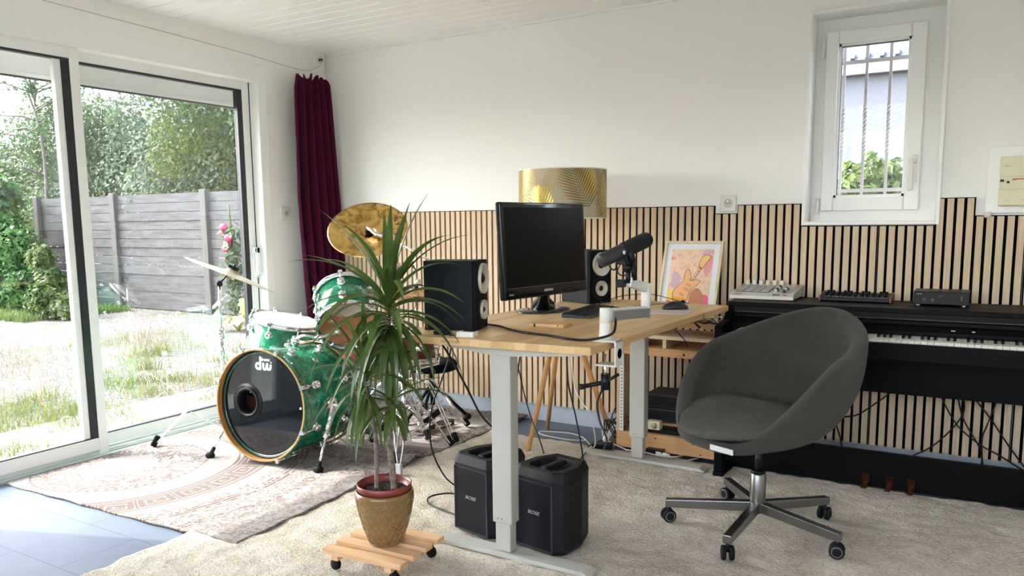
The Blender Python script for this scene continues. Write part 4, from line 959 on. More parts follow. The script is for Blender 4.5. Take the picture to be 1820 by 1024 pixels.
# embossed rhombille relief, raised ridges following the pot wall
mb = MB()
def pot_r(z): return float(np.interp(z, [0, .004, .06, .115, .16, .185], [.052, .058, .078, .093, .101, .1035]))
def PP(u, z): r_ = pot_r(z)+.0006; a = u; return (r_*math.cos(a), r_*math.sin(a), z)
NC = 22; rh = .0255
for j in range(7):
    z0 = .008+j*rh
    for i in range(NC):
        a = 2*PI*(i+.5*(j % 2))/NC; da = PI/NC
        for (u0, v0, u1, v1) in ((a, z0, a, z0+rh*.62), (a, z0+rh*.62, a+da, z0+rh), (a, z0+rh*.62, a-da, z0+rh), (a, z0, a+da, z0+rh*.36), (a, z0, a-da, z0+rh*.36)):
            if max(v0, v1) > .178: continue
            mb.tube([PP(u0, v0), PP((u0+u1)/2, (v0+v1)/2), PP(u1, v1)], .0011, 4, caps=False)
mb.build('relief', mat('brown_glaze_ridge', (.33, .20, .07), .25, coat=.6), pot)
ip = thing('inner_pot', 'red plastic nursery pot set inside the brown glazed pot', 'pot', (2.245, -2.13, 0.150))
MB().lathe([(.0001, .0), (.07, .0), (.083, .125), (.089, .128), (.090, .146), (.094, .148), (.097, .170), (.094, .171), (.090, .160), (.084, .14), (.0001, .14)], 48, caps=(False, False)).build('rim', terracotta, ip)
mb = MB(); rs = random.Random(2)
mb.lathe([(.0001, .145), (.06, .148), (.087, .142)], 40, caps=(False, False))
for k in range(160):
    a = rs.uniform(0, 6.28); q = rs.uniform(0, .078); mb.ball((q*math.cos(a), q*math.sin(a), .147), rs.uniform(.003, .007), 6, 4)
mb.build('soil', soil, ip)
pl_ = thing('dracaena', 'two-stemmed dracaena with long narrow green leaves in the brown pot', 'plant', (2.245, -2.13, 0.295))
stem_m = noise_col('dracaena_bark', [(.3, (.10, .075, .055)), (.7, (.27, .22, .17))], 60, .9, bump=.8)
o_ = Vector((2.245, -2.13, 0.295))
sA = [Vector(p)-o_ for p in ((2.278, -2.115, .29), (2.262, -2.112, .45), (2.250, -2.10, .60), (2.222, -2.09, .74), (2.215, -2.075, .83), (2.232, -2.06, .89))]
sB = [Vector(p)-o_ for p in ((2.222, -2.145, .29), (2.222, -2.14, .44), (2.205, -2.135, .56), (2.180, -2.13, .66))]
mb = MB(); pA = spline(sA, 12); mb.tube(pA, [.0125-.005*k/len(pA)+.0009*math.sin(k*2.1) for k in range(len(pA))], 10); mb.build('stem', stem_m, pl_)
mb = MB(); pB = spline(sB, 12); mb.tube(pB, [.0085-.002*k/len(pB)+.0006*math.sin(k*2.1) for k in range(len(pB))], 10); mb.build('stem', stem_m, pl_)
def rosette(mb, origin, axis, n, L0, L1, seed, el_lo=-10, el_hi=82, w_=.0125, gap=.12):
    rs = random.Random(seed); origin = Vector(origin)
    for k in range(n):
        az = k*2.39996+rs.uniform(-.3, .3); f = (k+.5)/n; el = R(el_hi+(el_lo-el_hi)*f+rs.uniform(-8, 8))
        L = rs.uniform(L0, L1)*(.75+.35*math.sin(PI*min(1, f+.2))); p = origin+Vector((0, 0, gap*(.5-f)))
        d = Vector((math.cos(az)*math.cos(el), math.sin(az)*math.cos(el), math.sin(el))); NSEG = 12
        g = rs.uniform(.09, .20)*(.5+1.1*f); ring_ = []; tw_ = rs.uniform(-.5, .5)
        for q in range(NSEG+1):
            t_ = q/NSEG; wd = w_*(.55+.75*min(1, t_*4))*(1-t_**2.6)+.0004
            side = d.cross(Vector((0, 0, 1)))
            if side.length < .05: side = Vector((-math.sin(az), math.cos(az), 0))
            side.normalize(); nn = side.cross(d).normalized(); side = side*math.cos(tw_*t_)+nn*math.sin(tw_*t_)
            ring_.append((p-side*wd+nn*wd*.35, p, p+side*wd+nn*wd*.35)); p = p+d*(L/NSEG); d = (d+Vector((0, 0, -g))).normalized()
        V = [v for r_ in ring_ for v in r_]; F = []
        for q in range(NSEG):
            for j in (0, 1): F.append((q*3+j, q*3+j+1, q*3+3+j+1, q*3+3+j))
        mb.add(V, F, True)
drac = leaf_mat('dracaena_leaf', (.022, .06, .010), (.10, .165, .035), 9, .25)
n, l, b = nodes(drac); b.inputs['Roughness'].default_value = .28; b.inputs['Specular IOR Level'].default_value = .6
mb = MB(); rosette(mb, sA[-1]+Vector((0, 0, .01)), None, 66, .26, .41, 7, el_lo=-55, el_hi=82, w_=.0125, gap=.15); mb.build('leaf_crown', drac, pl_, recalc=False)
mb = MB(); rosette(mb, sB[-1]+Vector((0, 0, .01)), None, 32, .23, .36, 12, el_lo=-40, el_hi=76, w_=.0088, gap=.12); mb.build('leaf_crown', drac, pl_, recalc=False)
mb = MB(); rosette(mb, sA[2]+Vector((.012, 0, -.01)), None, 14, .16, .26, 15, el_lo=-30, el_hi=50, w_=.009, gap=.05); mb.build('side_shoot', drac, pl_, recalc=False)

# =================== DESK ===================
dk = thing('standing_desk', 'height-adjustable desk with oak block top and white metal legs', 'desk', (2.57, -1.2, 0.02))
O = Vector((2.57, -1.2, 0.02))
top = [(2.130, -1.805), (2.225, -1.945), (2.938, -1.903), (2.987, -.447), (2.50, -.375), (2.365, -.405), (2.175, -.60)]
MB().prism([(x-O.x, y-O.y) for x, y in top], .773, .800).build('desktop', oak_desk, dk, bevel=.002)
for (yc, sg) in ((-1.852, -1), (-.555, 1)):
    lo = MB().box(2.546-O.x, 2.608-O.x, yc-.022-O.y, yc+.022-O.y, 0.018, .20).build('lower_leg', desk_metal, dk, bevel=.003)
    MB().box(2.537-O.x, 2.617-O.x, yc-.027-O.y, yc+.029-O.y, .125, .745).build('upper_leg', desk_metal, dk, bevel=.004)
    mb = MB()
    for x in (2.560, 2.576): mb.cyl((x-O.x, yc-.0275-O.y, .142), (x-O.x, yc-.0285-O.y, .142), .0028, n=10)
    mb.build('leg_screw', steel, dk)
    MB().prism([(2.255-O.x, 0), (2.27-O.x, .016), (2.90-O.x, .016), (2.930-O.x, .004), (2.930-O.x, 0)], yc-.036-O.y, yc+.036-O.y, M=Matrix(((1, 0, 0, 0), (0, 0, 1, 0), (0, 1, 0, 0), (0, 0, 0, 1)))).build('foot', desk_metal, dk, bevel=.003)
    mb = MB().prism([(2.30-O.x, .772), (2.90-O.x, .772), (2.90-O.x, .765), (2.63-O.x, .742), (2.52-O.x, .742), (2.30-O.x, .765)], yc-.030-O.y, yc+.030-O.y, M=Matrix(((1, 0, 0, 0), (0, 0, 1, 0), (0, 1, 0, 0), (0, 0, 0, 1))))
    mb.build('support_arm', desk_metal, dk, bevel=.002)
MB().box(2.50-O.x, 2.53-O.x, -1.83-O.y, -.58-O.y, .735, .772).box(2.62-O.x, 2.65-O.x, -1.83-O.y, -.58-O.y, .735, .772).build('crossbar', desk_metal, dk)
text_part('edge_stamp', '15/10/19 34', .012, mat('burnt_stamp', (.16, .09, .04), .7), dk, frame((2.40-O.x, -1.9348-.0008-O.y, .787), (.059, -1, 0), (1, .059, 0)), sx=1.3, extrude=.0002)

# ---- studio monitors ----
DZ = .820
def speaker(label, corner, yaw):
    W, D, Hs = .148, .212, .265
    t = thing('studio_speaker', label, 'speaker', (corner[0], corner[1], DZ), R(yaw))      # front faces +x local, origin at near-front-bottom corner
    MB().box(-D, -.018, 0, W, 0, Hs).build('cabinet', spk_side, t, bevel=.003)
    MB().box(-.018, 0, 0, W, 0, Hs).build('baffle', black_matt, t, bevel=.004)
    def cone(zc, r_, deep, nm, dust):
        M = frame((0.0005, W/2, zc), (1, 0, 0), (0, 1, 0))
        MB().lathe([(r_*1.06, 0), (r_*1.05, .011), (r_, .012), (r_*.97, .0095), (r_*.42, .002), (r_*.38, .002)], 48, M=M, caps=(False, False)).build(nm, cone_m, t)
        MB().lathe([(r_*.30, .0015), (r_*.28, .004), (r_*.18, .009), (.0001, .011)], 32, M=M, caps=(False, False)).lathe([(r_*.42, .0015), (.0001, .0015)], 32, M=M, caps=(False, False)).build(nm+'_plug', black_pl, t)
    cone(.195, .0555, .010, 'tweeter_waveguide', .3)
    MB().lathe([(.062, 0), (.061, .0035), (.053, .005), (.046, .001)], 48, M=frame((0, W/2, .075), (1, 0, 0), (0, 1, 0)), caps=(False, False)).build('woofer_surround', rubber, t)
    cone(.075, .036, .016, 'woofer', .3)
    MB().box(0, .002, W/2-.004, W/2+.004, .006, .010).build('led', mat('led_off', (.2, .2, .2), .3), t)
    return t
speaker('black studio speaker at the near end of the desk, its side to the room', (2.392, -1.739), 17)
speaker('black studio speaker on the far end of the desk behind the microphone', (2.365, -.681), -21)

# ---- computer monitor ----
mt = thing('computer_monitor', 'large black glossy computer monitor standing on the desk', 'monitor', (2.290, -1.03, DZ), R(-8.4))
th = R(3)
MM = Matrix.Translation((.108, -.10, .084)) @ Matrix.Rotation(-th, 4, 'Y')       # origin bottom centre of the panel; +x screen normal
W, Hm = .612, .408
MB().box(-.030, 0, -W/2, W/2, 0, Hm, M=MM).build('housing', black_gloss, mt, bevel=.009, seg=4)
MB().box(-.045, -.030, -W/2+.08, W/2-.08, .06, Hm-.06, M=MM).build('back_cover', black_pl, mt, bevel=.006)
MB().box(.0, .0015, -W/2+.022, W/2-.022, .050, Hm-.022, M=MM).build('screen', mat('dark_screen', (.002, .0025, .003), .3, spec=.12), mt)
MB().box(.0002, .002, -W/2+.022, W/2-.022, .047, .049, M=MM).build('bezel_line', mat('bezel_grey', (.10, .10, .11), .3), mt)
text_part('brand_lettering', 'SAMSUNG', .014, grey_text, mt, MM @ frame((.0012, 0.0, .026), (1, 0, 0), (0, 1, 0)), bold=.0004)
MB().box(.0, .0012, -W/2+.03, -W/2+.06, .018, .026, M=MM).build('sticker', mat('pale_sticker', (.10, .13, .15), .4), mt)
MB().tube(spline([(.085, -.10, .10), (.055, -.07, .075), (.02, -.03, .03), (.0, 0.0, .012)], 6), [.020, .020, .021, .022, .023, .024, .024, .025, .027, .030, .034, .038, .042, .046, .05, .052, .054, .056, .058], 16).build('neck', black_gloss, mt)
MB().lathe([(.0001, 0), (1.0, 0), (1.02, .04), (1.0, .09), (.6, .13), (.0001, .17)], 64, M=Matrix.Diagonal((.105, .150, .085, 1)), caps=(False, False)).build('base', mat('smoked_base', (.035, .032, .03), .06, spec=.5), mt)
# ---- keyboard, mouse, pad ----
kb = thing('keyboard', 'black computer keyboard on the desk, partly behind the microphone arm', 'keyboard', (2.530, -1.035, DZ), R(6))
MB().prism([(-.065, 0), (.065, 0), (.065, .008), (-.065, .018)], -.185, .235, M=Matrix(((1, 0, 0, 0), (0, 0, 1, 0), (0, 1, 0, 0), (0, 0, 0, 1)))).build('body', mat('keyboard_plastic', (.016, .02, .028), .45), kb, bevel=.003)
k0 = None
for r_ in range(5):
    for c_ in range(20):
        x = -.052+.0215*r_; y = -.175+.0203*c_
        z = .0175-.0016*(r_+.5)-.0012
        if k0 is None:
            k0 = MB().box(-.0085, .0085, -.0085, .0085, 0, .005).build('key', black_pl, kb, bevel=.001); k0.location = (x, y, z)
        else:
            kk = k0.copy(); COL.objects.link(kk); kk.parent = kb; kk.location = (x, y, z)
mp_ = thing('mouse_pad', 'small pad with pale coloured stripes under the black mouse', 'mouse pad', (2.835, -.785, DZ), R(5))
MB().box(-.075, .075, -.13, .13, 0, .003).build('pad', mat('pad_cream', (.62, .58, .56), .8), mp_, bevel=.002)
for k, c in enumerate(((.55, .33, .33), (.35, .42, .52), (.6, .5, .3), (.5, .3, .35), (.36, .5, .45), (.55, .42, .38))):
    MB().box(-.07, .07, -.12+.04*k, -.10+.04*k, .003, .0034).build('stripe', mat('pad_stripe_%s' % 'abcdef'[k], c, .8), mp_)
ms = thing('mouse', 'black computer mouse on the striped pad', 'mouse', (2.82, -.735, DZ+.0034), R(-62))
rings = []
for k in range(13):
    f = k/12; y = -.058+.116*f; hw = .031*math.sin(PI*min(.98, max(.03, .12+f*.80)))**.5; hh = .038*math.sin(PI*(.06+.86*f))**.7
    rings.append([(hw*math.cos(a), y, max(0.001, hh*math.sin(a)**.8 if 0 < a < PI else 0.001)) for a in [PI*q/12 for q in range(13)]]+[(hw*(1-q/3.5), y, 0) for q in (6, 4, 2)])
MB().ring(rings).build('shell', mat('mouse_plastic', (.012, .012, .014), .3), ms)
MB().cyl((-.004, .035, .032), (.004, .035, .032), .010, n=14).build('wheel', rubber, ms)
cable('mouse_cable', 'thin black cable from the mouse back over the desk to the keyboard side', [(2.79, -.69, .83), (2.72, -.56, .826), (2.66, -.60, .825), (2.62, -.72, .826), (2.60, -.78, .824)], .0018)
cable('keyboard_cable', 'thin black cable rising in a loop behind the keyboard', [(2.47, -.90, .828), (2.44, -.76, .829), (2.50, -.62, .86), (2.62, -.54, .868), (2.72, -.50, .845), (2.80, -.47, .823)], .0018)
# ---- phone holder, small boxes ----
ph_ = thing('wooden_phone_stand', 'small flat wooden phone holder lying on the desk', 'phone stand', (2.575, -1.49, DZ), R(4))
MB().box(-.075, .045, -.045, .045, 0, .014).box(.048, .072, -.045, .045, 0, .014).box(.03, .06, -.045, .045, 0, .007).build('body', wood('beech_block', (.62, .38, .17), (.5, .28, .1), 0, 4, .45), ph_, bevel=.003)
MB().box(-.055, -.047, -.0458, -.030, .001, .013).build('slot', black_pl, ph_)
wb = thing('white_box', 'little white box with dark top, beside the near speaker corner', 'box', (2.437, -1.873, DZ), R(10))
MB().box(-.033, .033, -.026, .022, 0, .019).build('body', white_pl, wb, bevel=.002)
MB().box(-.02, .028, -.005, .016, .019, .0196).build('dark_window', black_pl, wb)
bb = thing('cable_clip', 'small black block with a cable at the near desk edge', 'clip', (2.322, -1.868, DZ), R(5))
MB().box(-.026, .026, -.022, .022, 0, .014).ball((.0, 0, .014), (.02, .014, .010), 10, 6).build('body', black_pl, bb, bevel=.003)
tag(MB().lathe([(.0001, .0012), (.012, .001), (.013, 0)], 16, M=Matrix.Translation((2.372, -1.878, DZ))).build('round_sticker', black_pl), 'tiny black dot stuck on the desk between clip and white box', 'sticker')
cable('microphone_cable', 'thick black cable running over the desk from near speaker to microphone arm', [(2.22, -1.56, .826), (2.40, -1.61, .826), (2.50, -1.68, .826), (2.60, -1.73, .826), (2.72, -1.76, .826), (2.82, -1.80, .826), (2.885, -1.79, .828), (2.945, -1.75, .845), (2.945, -1.715, .875), (2.935, -1.70, .905)], .0045)
# ---- microphone arm ----
arm = thing('boom_stand', 'white low-profile microphone boom arm clamped to the desk corner', 'arm', (2.915, -1.735, DZ))
A0 = Vector((2.915, -1.735, DZ)); wp = mat('arm_white', (.66, .64, .60), .4); gp = mat('arm_grey', (.22, .21, .20), .45)
E1 = Vector((2.951, -1.445, .905))-A0
MB().lathe([(.027, 0), (.022, .006), (.0195, .045), (.0195, .060), (.0185, .061), (.0195, .062), (.0195, .108), (.018, .112), (.0001, .113)], 28).build('post', wp, arm)
def beam(mb, a, b, hw, hh):
    a, b = Vector(a), Vector(b); d = (b-a); L = d.length; M = frame(a, d, (0, 0, 1)); return mb.box(-hh, hh, -hw, hw, 0, L, M=M)
lo = beam(MB(), (0, 0, .088), (E1.x, E1.y, .072), .016, .021).build('lower_beam', wp, arm, bevel=.006, seg=3)
mb = MB(); beam(mb, (.012, .02, .084), (E1.x*1+.006, E1.y*.98, .069), .0125, .0165); mb.build('beam_side', gp, lo)
MB().cyl((E1.x, E1.y, .05), (E1.x, E1.y, .178), .0185, n=24).cyl((E1.x, E1.y, .045), (E1.x, E1.y, .05), .009).build('elbow_post', wp, arm)
U = Vector((2.925, -1.555, 1.005))-A0
beam(MB(), (E1.x, E1.y, .160), (U.x, U.y, .190), .014, .018).build('upper_beam', wp, arm, bevel=.006, seg=3)
MB().box(-.014, .014, -.014, .014, -.014, .014, M=Matrix.Translation(U+Vector((-.018, -.020, .0)))).build('tilt_knob', black_pl, arm, bevel=.003)
mb = MB(); mb.cyl(U, U+Vector((-.002, 0, .05)), .009).ball(U+Vector((-.002, 0, .055)), .016, 12, 8).tube([U+Vector((-.002, 0, .05)), U+Vector((-.018, .0, .13))], .0095, 10).ball(U+Vector((-.018, 0, .135)), .014, 10, 6)
mb.tube([U+Vector((.020, .012, .010)), U+Vector((.012, .012, .075))], .009, 10).tube([U+Vector((.012, .012, .075)), U+Vector((-.004, .012, .13))], .0125, 10)
mb.build('swivel', black_pl, arm)
# clamp over the desk edge
MB().box(-.03, .058, -.042, .022, 0, .006).box(.052, .058, -.042, .022, -.078, .006).box(-.02, .058, -.042, .022, -.084, -.078).build('clamp', wp, arm, bevel=.002)
MB().lathe([(.0175, 0), (.0175, .0008), (.0155, .0008), (.0155, 0)], 28, M=frame((.0582, -.010, -.040), (1, 0, 0), (0, 1, 0))).add([(-.005, -.007, .0006), (.008, 0, .0006), (-.005, .007, .0006)], [(0, 1, 2)], False, frame((.0584, -.010, -.040), (1, 0, 0), (0, 1, 0))).build('emblem', black_pl, arm)
MB().cyl((.005, -.01, -.165), (.005, -.01, -.045), .005).build('clamp_screw', chrome, arm)
MB().cyl((.005, -.01, -.17), (.005, -.01, -.115), .015, n=14).cyl((-.075, -.03, -.165), (.005, -.01, -.145), .008).cyl((.005, -.01, -.145), (.05, .005, -.115), .0055).ball((-.075, -.03, -.165), .011, 10, 6).build('clamp_handle', black_pl, arm)
# ---- microphone ----
m0 = Vector((2.845, -1.625, 1.085)); m1 = Vector((2.968, -1.455, 1.165)); dm = (m1-m0); Lm = dm.length
mc = thing('microphone', 'black broadcast microphone on the white boom arm', 'microphone', M=frame(m0, dm, (0, 0, 1)))
MB().lathe([(.0001, 0), (.020, 0), (.0245, .004), (.0255, .012), (.0265, .095), (.0275, .100)], 32, caps=(False, False)).build('body', mat('microphone_grey_black', (.022, .022, .024), .5), mc)
MB().lathe([(.0275, .098), (.029, .104), (.029, Lm-.03), (.026, Lm-.01), (.018, Lm), (.0001, Lm+.001)], 32, caps=(False, False)).build('foam_windscreen', mat('black_foam', (.006, .006, .007), .95, bump=(400, .6)), mc)
for y in (-1, 1): MB().box(-.030, .004, .0285*y-.0025, .0285*y+.0025, .080, .094).build('yoke', black_pl, mc)
MB().cyl((0, -.031, .087), (0, -.027, .087), .007).cyl((0, .027, .087), (0, .031, .087), .007).build('yoke_screw', chrome, mc)
MB().box(-.046, -.030, -.031, .031, .080, .094).cyl((-.046, 0, .087), (-.075, 0, .085), .008, n=12).build('mount', black_pl, mc)
MB().tube(spline([(-.028, 0, .03), (-.045, 0, .035), (-.050, 0, .05), (-.03, 0, .06)], 5), .003, 6).build('plug_lead', black_pl, mc)
cable('arm_lead', 'short black lead looping under the microphone onto the arm', [(2.90, -1.57, 1.075), (2.885, -1.56, 1.045), (2.90, -1.545, 1.03), (2.93, -1.545, 1.045), (2.935, -1.545, 1.02)], .0022)
# =================== TWO BLACK PORTABLE SPEAKERS ===================
pa_m = mat('pa_black_plastic', (.006, .007, .009), .55, spec=.25, bump=(200, .15)); grill = mat('pa_grille', (.003, .004, .007), .6, spec=.15, bump=(600, .5))
def pa(label, x, y, rz):
    t = thing('portable_speaker', label, 'speaker', (x, y, .022), R(rz))       # front faces -y
    pts = [(-.118, -.085), (-.085, -.118), (.085, -.118), (.118, -.085), (.118, .02), (.075, .12), (-.075, .12), (-.118, .02)]
    MB().ring([[(px*s_, py*s_, z) for px, py in pts] for z, s_ in ((0, .93), (.02, 1), (.27, 1.0))], True, smooth=False).build('body', pa_m, t, bevel=.008, seg=3)
    MB().ring([[(px*s_, py*s_, z) for px, py in pts] for z, s_ in ((.268, 1.0), (.278, 1.0), (.305, .90), (.309, .86))], True, caps=(False, False), smooth=False).ring([[(px*s_, py*s_, z) for px, py in pts] for z, s_ in ((.309, .86), (.308, .62), (.280, .56))], True, caps=(False, True), smooth=False).build('top_cap', pa_m, t, bevel=.003)
    MB().box(-.016, .016, -.062, .062, .290, .309).build('carry_handle', pa_m, t, bevel=.006)
    MB().box(-.083, .083, -.1205, -.116, .018, .262).build('grille', grill, t, bevel=.002)
    MB().box(-.088, -.083, -.1215, -.116, .014, .266).box(.083, .088, -.1215, -.116, .014, .266).box(-.088, .088, -.1215, -.116, .012, .018).build('grille_frame', mat('frame_grey', (.035, .038, .045), .4), t)
    text_part('lettering', 'BOSE', .019, mat('logo_grey', (.33, .32, .33), .4), t, frame((0.0, -.1212, .150), (0, -1, 0), (1, 0, 0)), sx=1.25, shear=.3, extrude=.0008)
    return t
pa('black portable speaker under the desk, left one nearer the plant', 2.395, -1.660, -11)
pa('black portable speaker under the desk, right one beyond the white desk leg', 2.680, -1.672, -11)
XZY = Matrix(((1, 0, 0, 0), (0, 0, 1, 0), (0, 1, 0, 0), (0, 0, 0, 1)))   # prism outline in XZ, extruded along Y
YZX = Matrix(((0, 0, 1, 0), (1, 0, 0, 0), (0, 1, 0, 0), (0, 0, 0, 1)))   # prism outline in YZ, extruded along X
# =================== FLOOR LAMP ===================
lx, ly = 2.07, -.40
lp = thing('floor_lamp', 'wooden tripod floor lamp with drum shade printed with gold palm leaves', 'lamp', (lx, ly, .0))
shade_m = mat('cream_satin_shade', (.46, .39, .28), .6)
RS, ZB, ZT = .235, 1.245, 1.50
MB().lathe([(RS, ZB), (RS, ZT)], 96, caps=(False, False)).lathe([(RS-.002, ZT), (RS-.002, ZB)], 96, caps=(False, False)).build('lamp_shade', shade_m, lp)
MB().lathe([(RS+.001, ZT-.003), (RS+.001, ZT+.002), (RS-.004, ZT+.002), (RS-.004, ZT-.003)], 96, caps=(False, False)).lathe([(RS+.001, ZB-.002), (RS+.001, ZB+.003), (RS-.004, ZB+.003), (RS-.004, ZB-.002)], 96, caps=(False, False)).build('shade_rim', mat('white_rim', (.8, .79, .74), .5), lp)
gold_d = mat('dark_gold_foil', (.20, .14, .03), .4, .3); gold_l = mat('bright_gold_foil', (.70, .50, .14), .3, .7); gold_m = mat('mid_gold_foil', (.34, .26, .10), .4, .4)
VIEW = R(-63)                                                    # side of the shade turned to the room
def shade_pt(u, z, lift): a = VIEW+u/RS; return ((RS+lift)*math.cos(a), (RS+lift)*math.sin(a), z)
def frond(p0, p1, bend, n, Ll, m, lift, wl=.0035, ang=50, name='palm_print'):
    mb = MB(); p0 = Vector((*p0, 0)); p1 = Vector((*p1, 0)); d = (p1-p0); n = int(n*.7); wl = min(wl, d.length/n*.30); Ll = Ll*.85; nrm = Vector((-d.y, d.x, 0)).normalized()
    def strip(a, b, w0):
        dd = (b-a); nn = Vector((-dd.y, dd.x, 0)).normalized(); K = 6; V = []; F = []
        for q in range(K+1):
            t_ = q/K; c = a.lerp(b, t_); w_ = w0*math.sin(PI*min(.97, .12+.85*t_))
            for s_ in (-1, 1):
                pt = c+nn*w_*s_; V.append(shade_pt(pt.x, min(max(pt.y, ZB+.004), ZT-.004), lift))
        for q in range(K): F.append((2*q, 2*q+1, 2*q+3, 2*q+2))
        mb.add(V, F)
    for k in range(n):
        t_ = (k+.5)/n; c = p0.lerp(p1, t_)+nrm*bend*math.sin(PI*t_); dirn = d.normalized()
        for s_ in (-1, 1):
            a = R(ang*(1-.5*t_))*s_; e = Vector((dirn.x*math.cos(a)-dirn.y*math.sin(a), dirn.x*math.sin(a)+dirn.y*math.cos(a), 0))
            strip(c, c+e*Ll*(math.sin(PI*min(.95, .25+.7*t_))), wl)
    for k in range(12):
        a = p0.lerp(p1, k/12)+nrm*bend*math.sin(PI*k/12); b = p0.lerp(p1, (k+1.3)/12)+nrm*bend*math.sin(PI*min(1, (k+1.3)/12)); strip(a, b, .0018)
    mb.build(name, m, lp, recalc=False)
frond((.150, 1.30), (.035, 1.54), .012, 26, .15, gold_d, .0012, .0042, 62)
frond((.22, 1.24), (.20, 1.52), -.01, 24, .075, gold_m, .0010, .0030, 45)
frond((-.115, 1.22), (-.175, 1.50), .01, 24, .12, gold_m, .0010, .0030, 55)
frond((-.07, 1.21), (-.135, 1.40), .0, 16, .12, gold_l, .0014, .0055, 48)
frond((-.28, 1.22), (-.20, 1.53), .01, 22, .10, gold_l, .0009, .0035, 50)
frond((.0, 1.53), (-.08, 1.38), .0, 16, .10, gold_m, .0008, .0030, 50)
frond((.12, 1.53), (.17, 1.36), .0, 16, .10, gold_l, .0007, .0055, 45)
frond((.30, 1.23), (.26, 1.47), .0, 16, .09, gold_l, .0012, .0045, 50)
for a0 in (1.0, 1.8, 2.6, 3.4, 4.2, 5.0): frond((RS*a0, 1.25), (RS*a0+.06, 1.49), .01, 18, .12, (gold_m, gold_d, gold_l)[int(a0*10) % 3], .001, .0035, 52)
MB().box(-.0006, .0006, -.0003, .0003, ZB+.002, ZT-.002, M=Matrix.Translation(shade_pt(.262, 0, .001))).build('shade_seam', ink, lp)
MB().lathe([(.032, .735), (.036, .745), (.036, .775), (.014, .785), (.010, .80), (.010, 1.30), (.022, 1.31), (.022, 1.36), (.001, 1.37)], 24).build('pole', lamp_wood, lp)
for a in (-104, 136, 16):
    c, s_ = math.cos(R(a)), math.sin(R(a)); MB().cyl((.02*c, .02*s_, .77), (.29*c, .29*s_, .0), .018, .012, n=16).build('leg', lamp_wood, lp)
# =================== FRAMED PRINT ===================
th = math.atan2(.15, .395)
AM = Matrix.Translation((2.519, -.175, .720)) @ Matrix.Rotation(-th, 4, 'X')     # x right, z up along the frame, y into the wall
art = thing('framed_print', 'pink and orange abstract print of an electric guitar leaning on the slatted wall', 'picture', M=AM)
AW, AH = .322, .422
fr_ = wood('pale_frame_wood', (.72, .60, .42), (.6, .48, .32), 2, 4, .5)
MB().box(0, .014, -.008, .010, 0, AH).box(AW-.014, AW, -.008, .010, 0, AH).box(.014, AW-.014, -.008, .010, 0, .014).box(.014, AW-.014, -.008, .010, AH-.014, AH).build('frame', fr_, art, bevel=.001)
MB().box(.013, AW-.013, .0, .006, .013, AH-.013).build('mat_board', mat('mat_white', (.70, .72, .76), .7), art)
def art_paint():
    m = mat('watercolour_paper', (.8, .55, .4), .8); n, l, b = nodes(m); tc = n.new('ShaderNodeTexCoord')
    nz = n.new('ShaderNodeTexNoise'); nz.inputs['Scale'].default_value = 16; nz.inputs['Detail'].default_value = 5; nz.inputs['Distortion'].default_value = 1.0; l.new(tc.outputs['Object'], nz.inputs['Vector'])
    r = ramp(n, [(.30, (.72, .22, .22)), (.40, (.78, .45, .32)), (.50, (.80, .60, .38)), (.58, (.78, .52, .42)), (.68, (.62, .38, .42)), (.78, (.75, .20, .25))]); l.new(nz.outputs['Fac'], r.inputs[0])
    n2 = n.new('ShaderNodeTexNoise'); n2.inputs['Scale'].default_value = 90; n2.inputs['Detail'].default_value = 6; l.new(tc.outputs['Object'], n2.inputs['Vector'])
    mr = n.new('ShaderNodeMapRange'); mr.inputs['To Min'].default_value = .8; mr.inputs['To Max'].default_value = 1.15; l.new(n2.outputs['Fac'], mr.inputs['Value'])
    s = n.new('ShaderNodeVectorMath'); s.operation = 'SCALE'; l.new(r.outputs[0], s.inputs[0]); l.new(mr.outputs[0], s.inputs['Scale']); l.new(s.outputs[0], b.inputs['Base Color']); return m
MB().box(.046, AW-.046, -.001, .0, .055, AH-.046).build('painting', art_paint(), art)
def blotch(pts, y, m, name):
    P = [p for p in spline([(a, 0, b) for a, b in pts]+[(pts[0][0], 0, pts[0][1])], 5)]
    MB().add([(p.x, y, p.z) for p in P[:-1]], [tuple(range(len(P)-1))]).build(name, m, art, recalc=False); return P
# composition, in metres on the sheet (x from left, z from bottom)
blotch([(.25, .22), (.272, .27), (.274, .33), (.255, .345), (.235, .31), (.235, .25)], -.0013, mat('wash_pink', (.72, .30, .32), .8), 'pink_wash')
blotch([(.22, .06), (.272, .06), (.272, .11), (.25, .125), (.22, .10)], -.0013, mat('wash_magenta', (.70, .14, .26), .8), 'magenta_wash')
blotch([(.17, .06), (.24, .06), (.245, .12), (.21, .16), (.175, .13)], -.0014, mat('wash_rust', (.50, .22, .12), .8), 'rust_wash')
blotch([(.048, .08), (.09, .08), (.085, .13), (.05, .15)], -.0013, mat('wash_yellow', (.82, .58, .14), .8), 'yellow_wash')
blotch([(.06, .17), (.10, .16), (.11, .22), (.07, .25)], -.0013, mat('wash_mauve', (.55, .40, .46), .8), 'mauve_wash')
blotch([(.05, .055), (.08, .055), (.08, .08), (.05, .085)], -.0015, mat('wash_red', (.65, .10, .12), .8), 'red_wash')
body = [(.085, .085), (.120, .065), (.155, .080), (.165, .115), (.175, .150), (.210, .180), (.222, .200), (.195, .205), (.165, .200), (.168, .225), (.150, .262), (.132, .240), (.130, .200), (.100, .165), (.078, .130)]
P = blotch(body, -.0018, mat('guitar_orange', (.80, .42, .20), .75), 'guitar_body')
MB().tube([(p.x, -.0022, p.z) for p in P], .0009, 4).build('guitar_outline', ink, art)
blotch([(.083, .086), (.120, .068), (.152, .082), (.155, .10), (.118, .105), (.084, .108)], -.0020, mat('guitar_lower', (.75, .32, .06), .75), 'guitar_lower')
nk = [(.168, .205), (.182, .196), (.222, .272), (.210, .280)]
